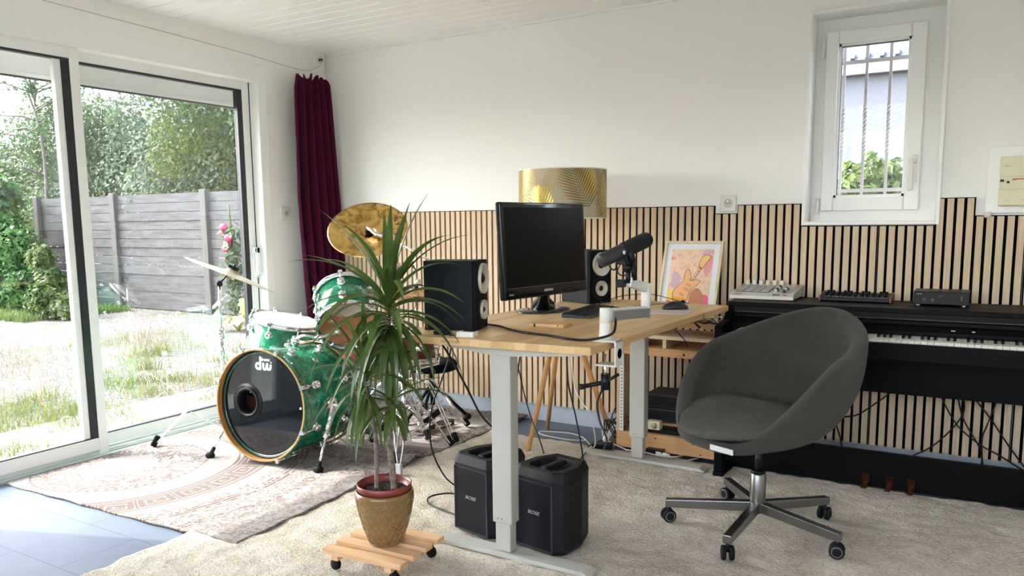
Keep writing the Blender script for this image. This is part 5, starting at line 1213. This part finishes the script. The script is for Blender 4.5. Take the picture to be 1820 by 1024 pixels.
MB().add([(a, -.0024, b) for a, b in nk], [(0, 1, 2, 3)]).build('guitar_neck', mat('neck_wash', (.72, .38, .30), .75), art, recalc=False)
P = blotch([(.205, .275), (.222, .268), (.245, .305), (.262, .330), (.245, .345), (.220, .335), (.208, .305)], -.0024, mat('head_orange', (.80, .50, .18), .75), 'guitar_head')
mb = MB().tube([(p.x, -.0028, p.z) for p in P], .0009, 4).tube([(a, -.0028, b) for a, b in nk], .0008, 4)
for k in range(5): t_ = (k+.5)/5; mb.tube([(.168+.042*t_, -.0028, .205+.075*t_), (.182+.040*t_, -.0028, .196+.076*t_)], .0007, 4)
for (cx, cz) in ((.150, .150), (.162, .172), (.128, .118)):
    mb.tube([(cx-.014, -.0022, cz+.006), (cx+.010, -.0022, cz-.008), (cx+.015, -.0022, cz-.001), (cx-.009, -.0022, cz+.013), (cx-.014, -.0022, cz+.006)], .0007, 4)
mb.build('ink_lines', mat('sepia_ink', (.16, .05, .04), .7), art)
# =================== WOODEN RACK ===================
rk = thing('equipment_rack', 'low pine rack with perforated rail between desk and piano', 'rack', (2.39, -.40, 0.0))
MB().box(0, .555, 0, .022, .030, .118).build('front_beam', pine, rk, bevel=.002)
mb = MB()
for x, z in ((.13, .085), (.27, .05), (.42, .095), (.22, .10), (.46, .045)): mb.cyl((x, .001, z), (x, -.0006, z), .004, n=10)
mb.build('knot', black_pl, rk)
MB().box(0, .018, .0, .30, .118, .56).build('side_board', pine_z, rk); MB().box(.53, .548, .02, .30, .03, .56).build('side_board', pine_z, rk)
MB().box(.018, .040, .0, .003, .118, .552).build('perforated_rail', white_pl, rk)
mb = MB()
for k in range(24): z = .135+.0177*k; mb.box(.025, .033, -.0006, .001, z, z+.0045)
mb.build('rail_slots', black_pl, rk)
MB().box(0, .555, 0, .34, .535, .575).build('top_frame', pine, rk, bevel=.001)
MB().cyl((.365, .001, .553), (.365, -.0008, .553), .006, n=12).build('screw_hole', black_pl, rk)
MB().box(.018, .53, .02, .32, .10, .118).build('bottom_board', pine, rk); MB().box(.018, .53, .06, .30, .160, .172).build('inner_board', wood('dark_pine', (.36, .19, .09), (.28, .14, .06), 0, 3), rk)
rs2 = thing('shelf_riser', 'pale plywood shelf riser standing on the pine rack', 'shelf', (2.47, -.38, .575))
ply = wood('pale_plywood', (.72, .60, .42), (.62, .50, .33), 0, 4)
MB().box(0, .47, 0, .28, .046, .064).build('board', ply, rs2, bevel=.001)
for x in (.0, .165, .45): MB().box(x, x+.018, 0, .27, 0, .046).build('support', ply, rs2)
sh_ = thing('cable_shelf', 'upper pine shelf full of cables behind the desk corner', 'shelf', (2.47, -.34, .64))
MB().box(.0, .465, 0, .20, .042, .064).build('board', pine, sh_); MB().box(.0, .018, 0, .2, 0, .042).build('support', pine, sh_); MB().box(.447, .465, 0, .2, 0, .042).build('support', pine, sh_)
rs = random.Random(6)
for k, (lb, m_) in enumerate((('dark cable heap lying on the upper pine shelf, frontmost', black_pl), ('brown cable laid across the upper pine shelf', mat('brown_cable', (.18, .10, .06), .6)), ('grey cable at the back of the upper pine shelf', mat('grey_cable', (.25, .24, .22), .6)))):
    pts = [(2.66+.028*q+rs.uniform(-.015, .015), -.325+.03*k+rs.uniform(-.025, .025), .711+.004*k+.004*(q % 2)) for q in range(10)]
    cable('shelf_cable', lb, pts, .0045, m_)
j = thing('audio_jack', 'metal audio jack plug hanging over the edge of the upper shelf', 'plug', (2.79, -.352, .705))
MB().cyl((0, 0, .012), (.035, -.02, -.012), .0055).build('sleeve', black_pl, j); MB().cyl((.035, -.02, -.012), (.055, -.032, -.026), .0035).build('tip', chrome, j)
tag(MB().lathe([(.013, 0), (.016, .003), (.019, 0), (.016, -.003), (.013, 0)], 20, caps=(False, False), M=frame((2.905, -.30, .728), (0, -1, .2))).build('metal_ring', chrome), 'small metal ring connector at the right end of the upper shelf', 'connector')
cable('hanging_cable', 'thin black cable hanging from the upper shelf beside the riser', [(2.66, -.36, .70), (2.72, -.385, .66), (2.76, -.39, .62), (2.77, -.39, .59)], .0025)
for k, lb in enumerate(('black drawer unit on the rack, lower of two', 'black drawer unit stacked on the other in the rack, topmost')):
    t = thing('drawer_box', lb, 'drawer box', (2.53, -.34, .175+.075*k))
    MB().box(0, .26, 0, .20, 0, .071).build('case', mat('black_box', (.015, .016, .02), .5), t, bevel=.004); MB().box(.01, .25, -.004, 0, .008, .063).build('drawer_front', black_pl, t, bevel=.002)
ps = thing('power_strip', 'black power strip lying in the rack behind the front beam', 'power strip', (2.52, -.365, .118))
MB().box(0, .36, 0, .05, 0, .022).build('body', black_pl, ps, bevel=.003)
mb = MB()
for k in range(6): mb.lathe([(.0185, .0), (.0185, .002), (.016, .002)], 18, M=Matrix.Translation((.04+.056*k, .025, .022)), caps=(False, False))
mb.build('outlet', mat('outlet_grey', (.05, .05, .055), .4), ps)
t = thing('plug_adapter', 'boxy cream plug adapter in the power strip behind the desk leg', 'plug', (2.575, -.375, .140))
MB().box(-.022, .052, -.012, .036, 0, .046).build('body', cream_pl, t, bevel=.006); MB().lathe([(.0155, 0), (.0165, .002), (.0001, .001)], 20, M=frame((.022, -.0122, .023), (0, -1, 0))).build('outlet', mat('adapter_well', (.40, .37, .22), .5), t)
t = thing('white_plug', 'white plug with curved cord in the power strip, right of cream adapter', 'plug', (2.755, -.345, .140))
MB().lathe([(.014, 0), (.014, .02), (.007, .045), (.004, .06)], 18).tube(spline([(0, 0, .055), (-.012, .005, .078), (-.04, .01, .082), (-.06, .015, .06), (-.065, .02, .03)], 6), .0035, 8).build('body', white_pl, t)
t = thing('white_plug', 'white plug at the left end of the power strip beside desk leg', 'plug', (2.535, -.345, .140))
MB().lathe([(.016, 0), (.016, .02), (.008, .04), (.004, .05)], 18).tube([(0, 0, .045), (.01, .03, .05), (.04, .05, .03)], .003, 6).build('body', white_pl, t)
t = thing('white_plug', 'white plug lying on the carpet under the front beam of the rack', 'plug', (2.66, -.435, .034))
MB().cyl((0, 0, 0), (.045, -.01, 0), .012, .006).box(-.03, 0, -.014, .012, -.010, .012).build('body', white_pl, t)
tag(MB().box(2.575, 2.665, -.445, -.405, .024, .052).build('black_socket_block', black_pl), 'black socket block on the carpet under the rack, left of lying white plug', 'socket block')
tag(MB().box(2.425, 2.465, -.36, -.33, .001, .03).build('rack_foot_block', black_pl), 'small black block under the left end of the rack', 'block')
bk_ = thing('power_brick', 'black laptop power brick lying on the carpet behind the right floor speaker', 'power adapter', (2.335, -.455, .024), R(20))
MB().box(-.055, .055, -.028, .028, 0, .026).build('body', black_pl, bk_, bevel=.003); MB().box(.0555, .0562, -.018, .018, .004, .02).build('label', grey_text, bk_)
# =================== PIANO ===================
PX0, PX1, PT = 2.972, 4.372, .838
pn = thing('digital_piano', 'black upright digital piano against the slatted wall at right', 'piano', (PX0, -.06, 0)); pw = PX1-PX0
def yz(pts, x0, x1): return MB().prism(pts, x0, x1, M=YZX)
MB().box(0, pw, -.365, .0, PT-.022, PT).build('top_board', piano_m, pn, bevel=.003)
yz([(-.362, PT-.022), (-.366, PT-.05), (-.356, PT-.055), (-.356, PT-.07), (-.370, PT-.075), (-.385, .742), (-.385, .70), (-.02, .70), (-.02, PT-.022)], .035, pw-.035).build('front_panel', piano_m, pn)
mb = MB().box(.05, pw-.05, -.372, -.368, .792, .794); mb.build('panel_line', mat('piano_edge', (.06, .06, .062), .35), pn)
cheek = [(.0, 0.03), (.0, PT-.022), (-.362, PT-.022), (-.372, .80), (-.395, .775), (-.43, .757), (-.50, .748), (-.556, .742), (-.562, .73), (-.562, .655), (-.35, .655), (-.33, .62), (-.33, .03)]
for x in (0, pw-.035): yz(cheek, x, x+.035).build('side_panel', piano_m, pn, bevel=.002)
for x in (0.0, pw-.05):
    MB().box(x, x+.05, -.545, .02, .0, .038).build('foot', piano_m, pn, bevel=.006)
    MB().box(x+.004, x+.044, -.540, -.500, .038, .655).build('front_leg', piano_m, pn, bevel=.004)
MB().box(.035, pw-.035, -.560, -.02, .640, .700).build('keybed', piano_m, pn, bevel=.003)
MB().box(.035, pw-.035, -.566, -.545, .640, .712).build('key_slip', piano_m, pn, bevel=.003)
MB().box(.035, pw-.035, -.20, -.185, .425, .640).build('knee_panel', piano_m, pn)
MB().box(.035, pw-.035, -.345, -.315, .018, .178).build('pedal_board', piano_m, pn, bevel=.002)
bx = MB().box(3.925-PX0, 3.94-PX0, -.3865, -.385, .752, .756).box(4.0-PX0, 4.012-PX0, -.3865, -.385, .752, .756); bx.build('button', grey_text, pn)
pitch = .0238; kx0 = 3.609-PX0-23*pitch; kw = ke = None
names = [3, 4, 5, 6, 0, 1, 2]        # white key classes from the first visible boundary
for k in range(52):
    x = kx0-.0+(k)*pitch
    if x+pitch > pw-.037: break
    if kw is None:
        kw = MB().box(0, pitch-.0012, -.539, -.386, .703, .7235).build('white_key', ivory, pn, bevel=.001, seg=1); kw.location = (x, 0, 0); q = kw
    else: q = kw.copy(); COL.objects.link(q); q.parent = pn; q.location = (x, 0, 0)
    if (k % 7) in (0, 1, 3, 4, 5):
        if ke is None: ke = MB().prism([(-.484, .7235), (-.480, .7345), (-.386, .7355), (-.386, .7235)], -.0055, .0055, M=YZX).build('black_key', black_gloss, pn, bevel=.001, seg=1); ke.location = (x+pitch, 0, 0)
        else: q = ke.copy(); COL.objects.link(q); q.parent = pn; q.location = (x+pitch, 0, 0)
for x in (3.622, 3.718, 3.806):
    MB().prism([(-.008, 0), (.008, 0), (.013, -.07), (.011, -.095), (-.011, -.095), (-.013, -.07)], .030, .036, M=Matrix.Translation((x-PX0, -.340, 0))).box(x-PX0-.018, x-PX0+.018, -.352, -.345, .02, .075).build('pedal', mat('pedal_brass', (.05, .02, .01), .3, 1.0), pn, bevel=.002)
# ---- pad controller ----
md = thing('pad_controller', 'silver pad controller with six faders on the left end of the piano', 'controller', (2.953, -.305, PT))
sil = mat('silver_plastic', (.50, .51, .50), .35, .35); cream2 = mat('warm_white_plastic', (.66, .62, .52), .45)
tp = [(0, .004), (0, .020), (.022, .034), (.262, .060), (.262, .006)]
MB().prism(tp, .0, .303, M=YZX).build('case', sil, md, bevel=.003)
MB().box(-.001, .304, -.003, .012, .003, .021).build('front_lip', cream2, md, bevel=.003)
tl = math.atan2(.026, .24); TMx = Matrix.Translation((0, .022, .034)) @ Matrix.Rotation(tl, 4, 'X')
padm = mat('grey_rubber_pad', (.36, .355, .34), .6)
MB().box(.018, .182, .008, .168, .0, .0012, M=TMx).build('pad_bed', black_pl, md)
for r_ in range(4):
    for c_ in range(4): MB().box(.020+.041*c_, .057+.041*c_, .010+.040*r_, .046+.040*r_, .001, .006, M=TMx).build('pad', padm, md, bevel=.0015)
for c_ in range(6): MB().box(.020+.034*c_, .040+.034*c_, .205, .222, .0, .024, M=TMx).build('fader_cap', cream2, md, bevel=.002)
for i in range(4):
    for j_ in range(2): MB().lathe([(.008, 0), (.008, .010), (.006, .016), (.0001, .016)], 14, M=TMx @ Matrix.Translation((.212+.040*j_, .02+.036*i, 0))).lathe([(.0092, 0), (.0092, .006)], 14, M=TMx @ Matrix.Translation((.212+.040*j_, .02+.036*i, 0)), caps=(False, False)).build('knob', mat('knob_dark', (.05, .05, .05), .4) if (i+j_) % 2 else sil, md)
text_part('lettering', 'AKAI', .012, red_ink, md, frame((.036, .0105-.002, .0268), (0, -.55, .83), (1, 0, 0)), bold=.0004, sx=1.3)
text_part('lettering', 'MPD', .013, ink, md, frame((.222, .0085, .0268), (0, -.55, .83), (1, 0, 0)), bold=.0004, sx=1.3)
text_part('red_lettering', '24', .013, red_ink, md, frame((.262, .0085, .0268), (0, -.55, .83), (1, 0, 0)), bold=.0004, sx=1.3)
# ---- small synthesizer ----
sy = thing('synthesizer', 'flat black desktop synthesizer with reddish end cheeks on the piano', 'synthesizer', (3.360, -.235, PT))
MB().prism([(0, .004), (0, .020), (.15, .036), (.15, .004)], .006, .306, M=YZX).build('case', black_pl, sy, bevel=.002)
for x in (0, .306): MB().prism([(-.002, .002), (-.002, .024), (.152, .042), (.152, .002)], x, x+.007, M=YZX).build('end_cheek', mat('red_wood_cheek', (.22, .035, .015), .4), sy, bevel=.001)
rs = random.Random(1)
for i in range(11):
    for j_ in range(2): MB().lathe([(.007, 0), (.0065, .013), (.0001, .013)], 12, M=Matrix.Translation((.025+.026*i, .05+.06*j_, .026+.0062*j_))).build('knob', black_pl, sy)
mb = MB()
for i in range(16): mb.box(.02+.0175*i, .033+.0175*i, .008, .024, .0215, .026)
mb.build('step_buttons', mat('dim_button', (.05, .05, .055), .5), sy)
# ---- small amplifier ----
am = thing('amplifier_box', 'small black box amplifier with two knobs on the piano, rightmost', 'amplifier', (3.765, -.26, PT))
MB().box(0, .218, 0, .17, .006, .064).build('case', black_pl, am, bevel=.003)
for x in (.020, .198): MB().cyl((x, .012, 0), (x, .012, .008), .008, n=14).build('foot', grey_text, am)
for x in (.045, .078): MB().lathe([(.0065, 0), (.0055, .009), (.0001, .009)], 16, M=frame((x, 0, .026), (0, -1, 0))).lathe([(.0085, 0), (.0085, .0012), (.0065, .0012)], 16, M=frame((x, 0, .026), (0, -1, 0)), caps=(False, False)).build('knob', mat('knob_grey', (.10, .10, .10), .35), am)
MB().box(.012, .034, -.0006, 0, .050, .054).build('faint_mark', mat('faint_grey_text', (.18, .18, .18), .5), am)
mb = MB().tube([(.098, -.0006, .036), (.102, -.0006, .045), (.116, -.0006, .047)], .0012, 5).tube([(.103, -.0006, .038), (.108, -.0006, .041)], .001, 5); mb.build('emblem', mat('faint_grey_text', (.18, .18, .18), .5), am)
MB().box(.186, .190, -.001, 0, .04, .043).box(.186, .190, -.001, 0, .03, .033).build('led', grey_text, am)
# =================== SWIVEL CHAIR ===================
hubx, huby = 3.318, -1.180
SEAM = True
ch = thing('swivel_chair', 'dark grey fabric tub swivel chair on a five-spoke steel base', 'chair', (hubx, huby, .02))
FA = R(-120)                                           # facing direction
def sst(t): t = min(1, max(0, t)); return t*t*(3-2*t)
def rim_h(a):
    d_ = abs((math.degrees(a)+180) % 360-180); return 0.425+.290*sst((d_-18)/76)+.155*sst((d_-70)/110)
RX, RY = .325, .345
def shell_ring(off, fz):
    """loop around the bowl; off: inward offset, fz: 0 bottom .. 1 rim"""
    L = []; n = 88
    for i in range(n):
        a = 2*PI*i/n; h = rim_h(a)-.02; zb = .372; ph = fz*PI/2
        lean = .09*(h-.40)/.4
        k = math.sin(ph)**.80; zz = h-(h-zb-off*.9)*math.cos(ph)**1.12
        out = 1.0-.055*max(0, (zz-.62))/.2
        rx = (RX-off)*(k*.86+.14)*out; ry = (RY-off)*(k*.86+.14)*out
        x = rx*math.cos(a)-.02; y = ry*math.sin(a)
        x -= lean*(-math.cos(a)*.5+.5)*fz*.8
        L.append((x*math.cos(FA)-y*math.sin(FA), x*math.sin(FA)+y*math.cos(FA), zz-.02))
    return L
rings = [shell_ring(0, f/14) for f in range(0, 15)]
TH = .062
for q in range(1, 8):
    b_ = q/8*PI; mid = TH/2*(1-math.cos(b_)); up = TH*.42*math.sin(b_)
    rings.append([(x, y, z+up) for x, y, z in shell_ring(mid, 1.0)])
rings += [shell_ring(TH, f/14) for f in range(14, -1, -1)]
MB().ring(rings, True, (True, True)).build('shell', chair_f, ch)
# piping seam along the inside of the rim
def loc(x, y, z): return (x*math.cos(FA)-y*math.sin(FA), x*math.sin(FA)+y*math.cos(FA), z)
# seat cushion
rings = []; n = 72
for k in range(17):
    f = k/16; pr_ = math.sin(PI*min(max(f, .015), .985))**.42; zt = .400+.112*f
    L = []
    for i in range(n):
        a = 2*PI*i/n; rx = .268*pr_*(1+.05*math.cos(4*a)); ry = .268*pr_*(1+.05*math.cos(4*a))
        x = rx*math.cos(a)+.070; y = ry*math.sin(a)
        z = zt+.012*math.sin(3*a+1)*(f > .5)*pr_ + .012*(1-pr_) - .03*max(0, x/.30)**2*(f) + .02*max(0, abs(y)/.26)**2*f
        L.append(loc(x, y, z))
    rings.append(L)
MB().ring(rings).build('seat_cushion', mat('grey_cushion_fabric', (.078, .073, .066), .95, spec=.1, bump=(200, .5), var=(9, .25)), ch)
lt = frame(loc(.312, .115, .402), (math.cos(FA+.36), math.sin(FA+.36), -.25), (math.cos(FA+PI/2+.36), math.sin(FA+PI/2+.36), -.10))
MB().box(-.042, .045, -.011, .011, 0, .001, M=lt).build('fabric_label', mat('white_label', (.62, .63, .62), .8), ch)
MB().cyl((0, 0, .22), (0, 0, .345), .014).cyl((0, 0, .325), (0, 0, .35), .055).build('gas_lift', black_pl, ch)
MB().lathe([(.0001, .075), (.026, .075), (.030, .085), (.030, .228), (.026, .234), (.015, .236)], 28).build('column', steel, ch)
MB().cyl((0, 0, .232), (0, 0, .244), .027, n=24).build('column_collar', black_pl, ch)
for (wx, wy) in ((3.293, -1.505), (3.628, -1.294), (3.527, -.929), (3.124, -.891), (2.986, -1.259)):
    v_ = Vector((wx-hubx, wy-huby, 0)); L_ = v_.length; u = v_.normalized(); s_ = u.cross(Vector((0, 0, 1)))
    Ms = Matrix((( *u, 0), (*s_, 0), (0, 0, 1, 0), (0, 0, 0, 1))).transposed()
    vs = [(.02, -.016, .078), (.02, .016, .078), (L_+.012, .016, .062), (L_+.012, -.016, .062), (.02, -.016, .118), (.02, .016, .118), (L_+.012, .016, .094), (L_+.012, -.016, .094)]
    sp = MB().add(vs, [(0, 1, 2, 3), (4, 5, 6, 7), (0, 1, 5, 4), (1, 2, 6, 5), (2, 3, 7, 6), (3, 0, 4, 7)], False, Ms).build('base_spoke', steel, ch, bevel=.003)
    cz = .026; ca = frame((wx-hubx, wy-huby, cz), (s_.x*.8+u.x*.4, s_.y*.8+u.y*.4, 0))
    w_ = MB()
    for q in (-1, 1): w_.lathe([(.0001, q*.006), (.020, q*.006), (.027, q*.009), (.027, q*.019), (.022, q*.023), (.0001, q*.023)], 24, M=ca)
    w_.cyl((wx-hubx, wy-huby, .03), (wx-hubx, wy-huby, .065), .008)
    co = w_.build('castor', rubber, ch)
    MB().lathe([(.016, .0232), (.019, .0240), (.020, .0232)], 24, M=ca, caps=(False, False)).lathe([(.016, -.0232), (.019, -.0240), (.020, -.0232)], 24, M=ca, caps=(False, False)).build('wheel_ring', mat('castor_grey', (.12, .12, .13), .5), co)
# =================== LOOSE CABLES ===================
cable('speaker_cable', 'thick black cable hanging from the desk down toward the white desk leg', [(2.27, -1.82, .79), (2.311, -1.806, .724), (2.317, -1.706, .586), (2.29, -1.567, .444), (2.281, -1.42, .33), (2.35, -1.28, .15), (2.45, -1.2, .03)], .0042)
cable('speaker_cable', 'black cable dropping in front of the slats to the left floor speaker', [(2.31, -1.80, .79), (2.309, -1.807, .73), (2.285, -1.836, .629), (2.262, -1.858, .545), (2.255, -1.87, .461), (2.258, -1.86, .36), (2.268, -1.80, .25), (2.283, -1.74, .19)], .0032)
cable('floor_cable', 'black cable loop on the carpet beside the left floor speaker', [(2.30, -1.60, .026), (2.17, -1.50, .027), (2.056, -1.436, .027), (1.995, -1.476, .027), (1.985, -1.535, .027), (2.03, -1.59, .027), (2.12, -1.62, .027), (2.27, -1.66, .03)], .0036)
cable('hanging_cable', 'thin black cable slanting behind the near desk leg to the right floor speaker', [(2.40, -1.467, .77), (2.402, -1.467, .667), (2.42, -1.467, .598), (2.44, -1.467, .518), (2.489, -1.507, .45), (2.561, -1.570, .387), (2.60, -1.60, .335)], .0026)
cable('hanging_cable', 'black cable close along the right side of the near desk leg', [(2.45, -1.50, .775), (2.451, -1.53, .673), (2.44, -1.548, .552), (2.455, -1.60, .475), (2.46, -1.62, .38), (2.45, -1.60, .315)], .003)
cable('hanging_cable', 'black cable hanging in a curve from mid desk down behind the floor speaker', [(2.49, -1.18, .775), (2.491, -1.185, .63), (2.501, -1.193, .532), (2.518, -1.194, .459), (2.564, -1.238, .375), (2.60, -1.25, .22), (2.58, -1.20, .08), (2.50, -1.1, .03)], .0034)
cable('white_cable', 'thin white cable looping from the desk underside to the tiles', [(2.42, -.99, .775), (2.423, -.996, .594), (2.441, -1.004, .466), (2.481, -.992, .388), (2.506, -.983, .349), (2.45, -.80, .18), (2.30, -.50, .035), (2.165, -.335, .026), (2.06, -.28, .026), (1.95, -.30, .026), (1.885, -.33, .026), (1.93, -.385, .026), (2.10, -.405, .026), (2.2, -.37, .026)], .0028, white_pl)
cable('arm_cable', 'thick black cable dropping from the clamp of the microphone arm', [(2.915, -1.74, .65), (2.875, -1.66, .634), (2.799, -1.541, .549), (2.745, -1.411, .46), (2.690, -1.268, .387), (2.60, -1.0, .24), (2.45, -.70, .10), (2.37, -.50, .04)], .0044)
cable('floor_cable', 'black cable from the tangle running to the right floor speaker', [(2.38, -.28, .05), (2.336, -.275, .04), (2.28, -.363, .032), (2.27, -.50, .032), (2.305, -.607, .030), (2.36, -.85, .030), (2.5, -1.2, .03), (2.60, -1.50, .05)], .004)
cable('white_cable', 'white cable snaking over the carpet from the rack past the far desk leg', [(2.25, -.27, .12), (2.268, -.299, .04), (2.34, -.361, .032), (2.468, -.448, .032), (2.49, -.49, .045), (2.60, -.492, .045), (2.66, -.47, .032), (2.732, -.439, .030), (2.76, -.333, .018), (2.815, -.298, .02), (2.834, -.362, .02), (2.813, -.46, .030), (2.775, -.53, .030)], .0032, white_pl)
rs = random.Random(11)
for k, lb in enumerate(('black cable knot loop standing up behind the far desk leg, tallest loop', 'black tangled cable low beside the rack, outer coil', 'black tangled cable low beside the rack, inner coil')):
    pts = []; cxx, cyy = 2.33+.02*k, -.33
    for q in range(14): a = q*1.05+k; r_ = .05+.02*k; pts.append((cxx+r_*math.cos(a)*.8+rs.uniform(-.01, .01), cyy+r_*math.sin(a)*.6, .10+.055*math.sin(a*1.3+k)+(.07 if k == 0 and 4 < q < 9 else 0)))
    cable('cable_tangle', lb, pts, .003)
tg = thing('charger', 'white charger plug in the middle of the black cable tangle', 'charger', (2.30, -.35, .03), R(30))
MB().box(-.014, .014, -.02, .02, 0, .10, M=Matrix.Rotation(R(28), 4, 'Y')).build('body', white_pl, tg, bevel=.004)
PC = [[(3.886, -.07, .44), (3.886, -.07, .409), (3.962, -.07, .269), (4.057, -.07, .188), (4.137, -.07, .146), (4.227, -.07, .094), (4.35, -.07, .03)],
      [(3.953, -.07, .47), (3.953, -.07, .442), (3.988, -.07, .3), (4.058, -.07, .175), (4.073, -.07, .11), (4.06, -.07, .02)],
      [(4.0, -.06, .47), (4.011, -.06, .422), (4.094, -.06, .312), (4.166, -.06, .203), (4.237, -.06, .104)],
      [(4.112, -.075, .46), (4.112, -.075, .393), (4.085, -.075, .285), (4.068, -.075, .203), (4.085, -.075, .02)],
      [(3.987, -.075, .40), (3.987, -.075, .326), (3.941, -.075, .24), (3.864, -.075, .148), (3.784, -.075, .089), (3.70, -.075, .02)],
      [(3.35, -.06, .243), (3.439, -.06, .241), (3.527, -.06, .258), (3.601, -.06, .317), (3.66, -.06, .371), (3.719, -.06, .43)],
      [(3.42, -.07, .26), (3.438, -.07, .204), (3.462, -.07, .134), (3.483, -.07, .02)]]
PL = ['black cable behind the piano descending furthest to the right', 'black cable behind the piano dropping nearly straight at the right tangle', 'thin black cable behind the piano, uppermost diagonal at right', 'black cable behind the piano curving back left under the tangle',
      'black cable behind the piano running down to the left from the tangle', 'black cable rising to the right behind the piano next to the chair back', 'short black cable dropping behind the piano beside the chair back']
for p_, l_ in zip(PC, PL): cable('piano_cable', l_, p_, .0036)
cable('yellow_lead', 'short yellow cable end hanging under the piano', [(3.982, -.09, .43), (3.984, -.09, .419), (3.997, -.09, .380)], .004, mat('yellow_pl', (.45, .42, .03), .5))

GROUPS = {'slat_panel': 'slatted oak wall panels', 'wall_socket': 'wall sockets', 'leafy_tree': 'trees behind the fence', 'grass': 'grass in the yard', 'cymbal_stand': 'cymbal stands', 'hi_hat_cymbal': 'hi-hat cymbals',
          'studio_speaker': 'studio speakers on the desk', 'portable_speaker': 'portable speakers under the desk', 'hanging_cable': 'cables hanging under the desk', 'speaker_cable': 'speaker cables', 'floor_cable': 'cables on the carpet',
          'white_cable': 'white cables', 'white_plug': 'white plugs by the rack', 'shelf_cable': 'cables on the upper shelf', 'drawer_box': 'black drawer units in the rack', 'cable_tangle': 'tangled cables beside the rack', 'piano_cable': 'cables behind the piano'}
for o in list(COL.objects):
    g_ = GROUPS.get(o.name.split('.')[0])
    if g_ and o.parent is None: o['group'] = g_
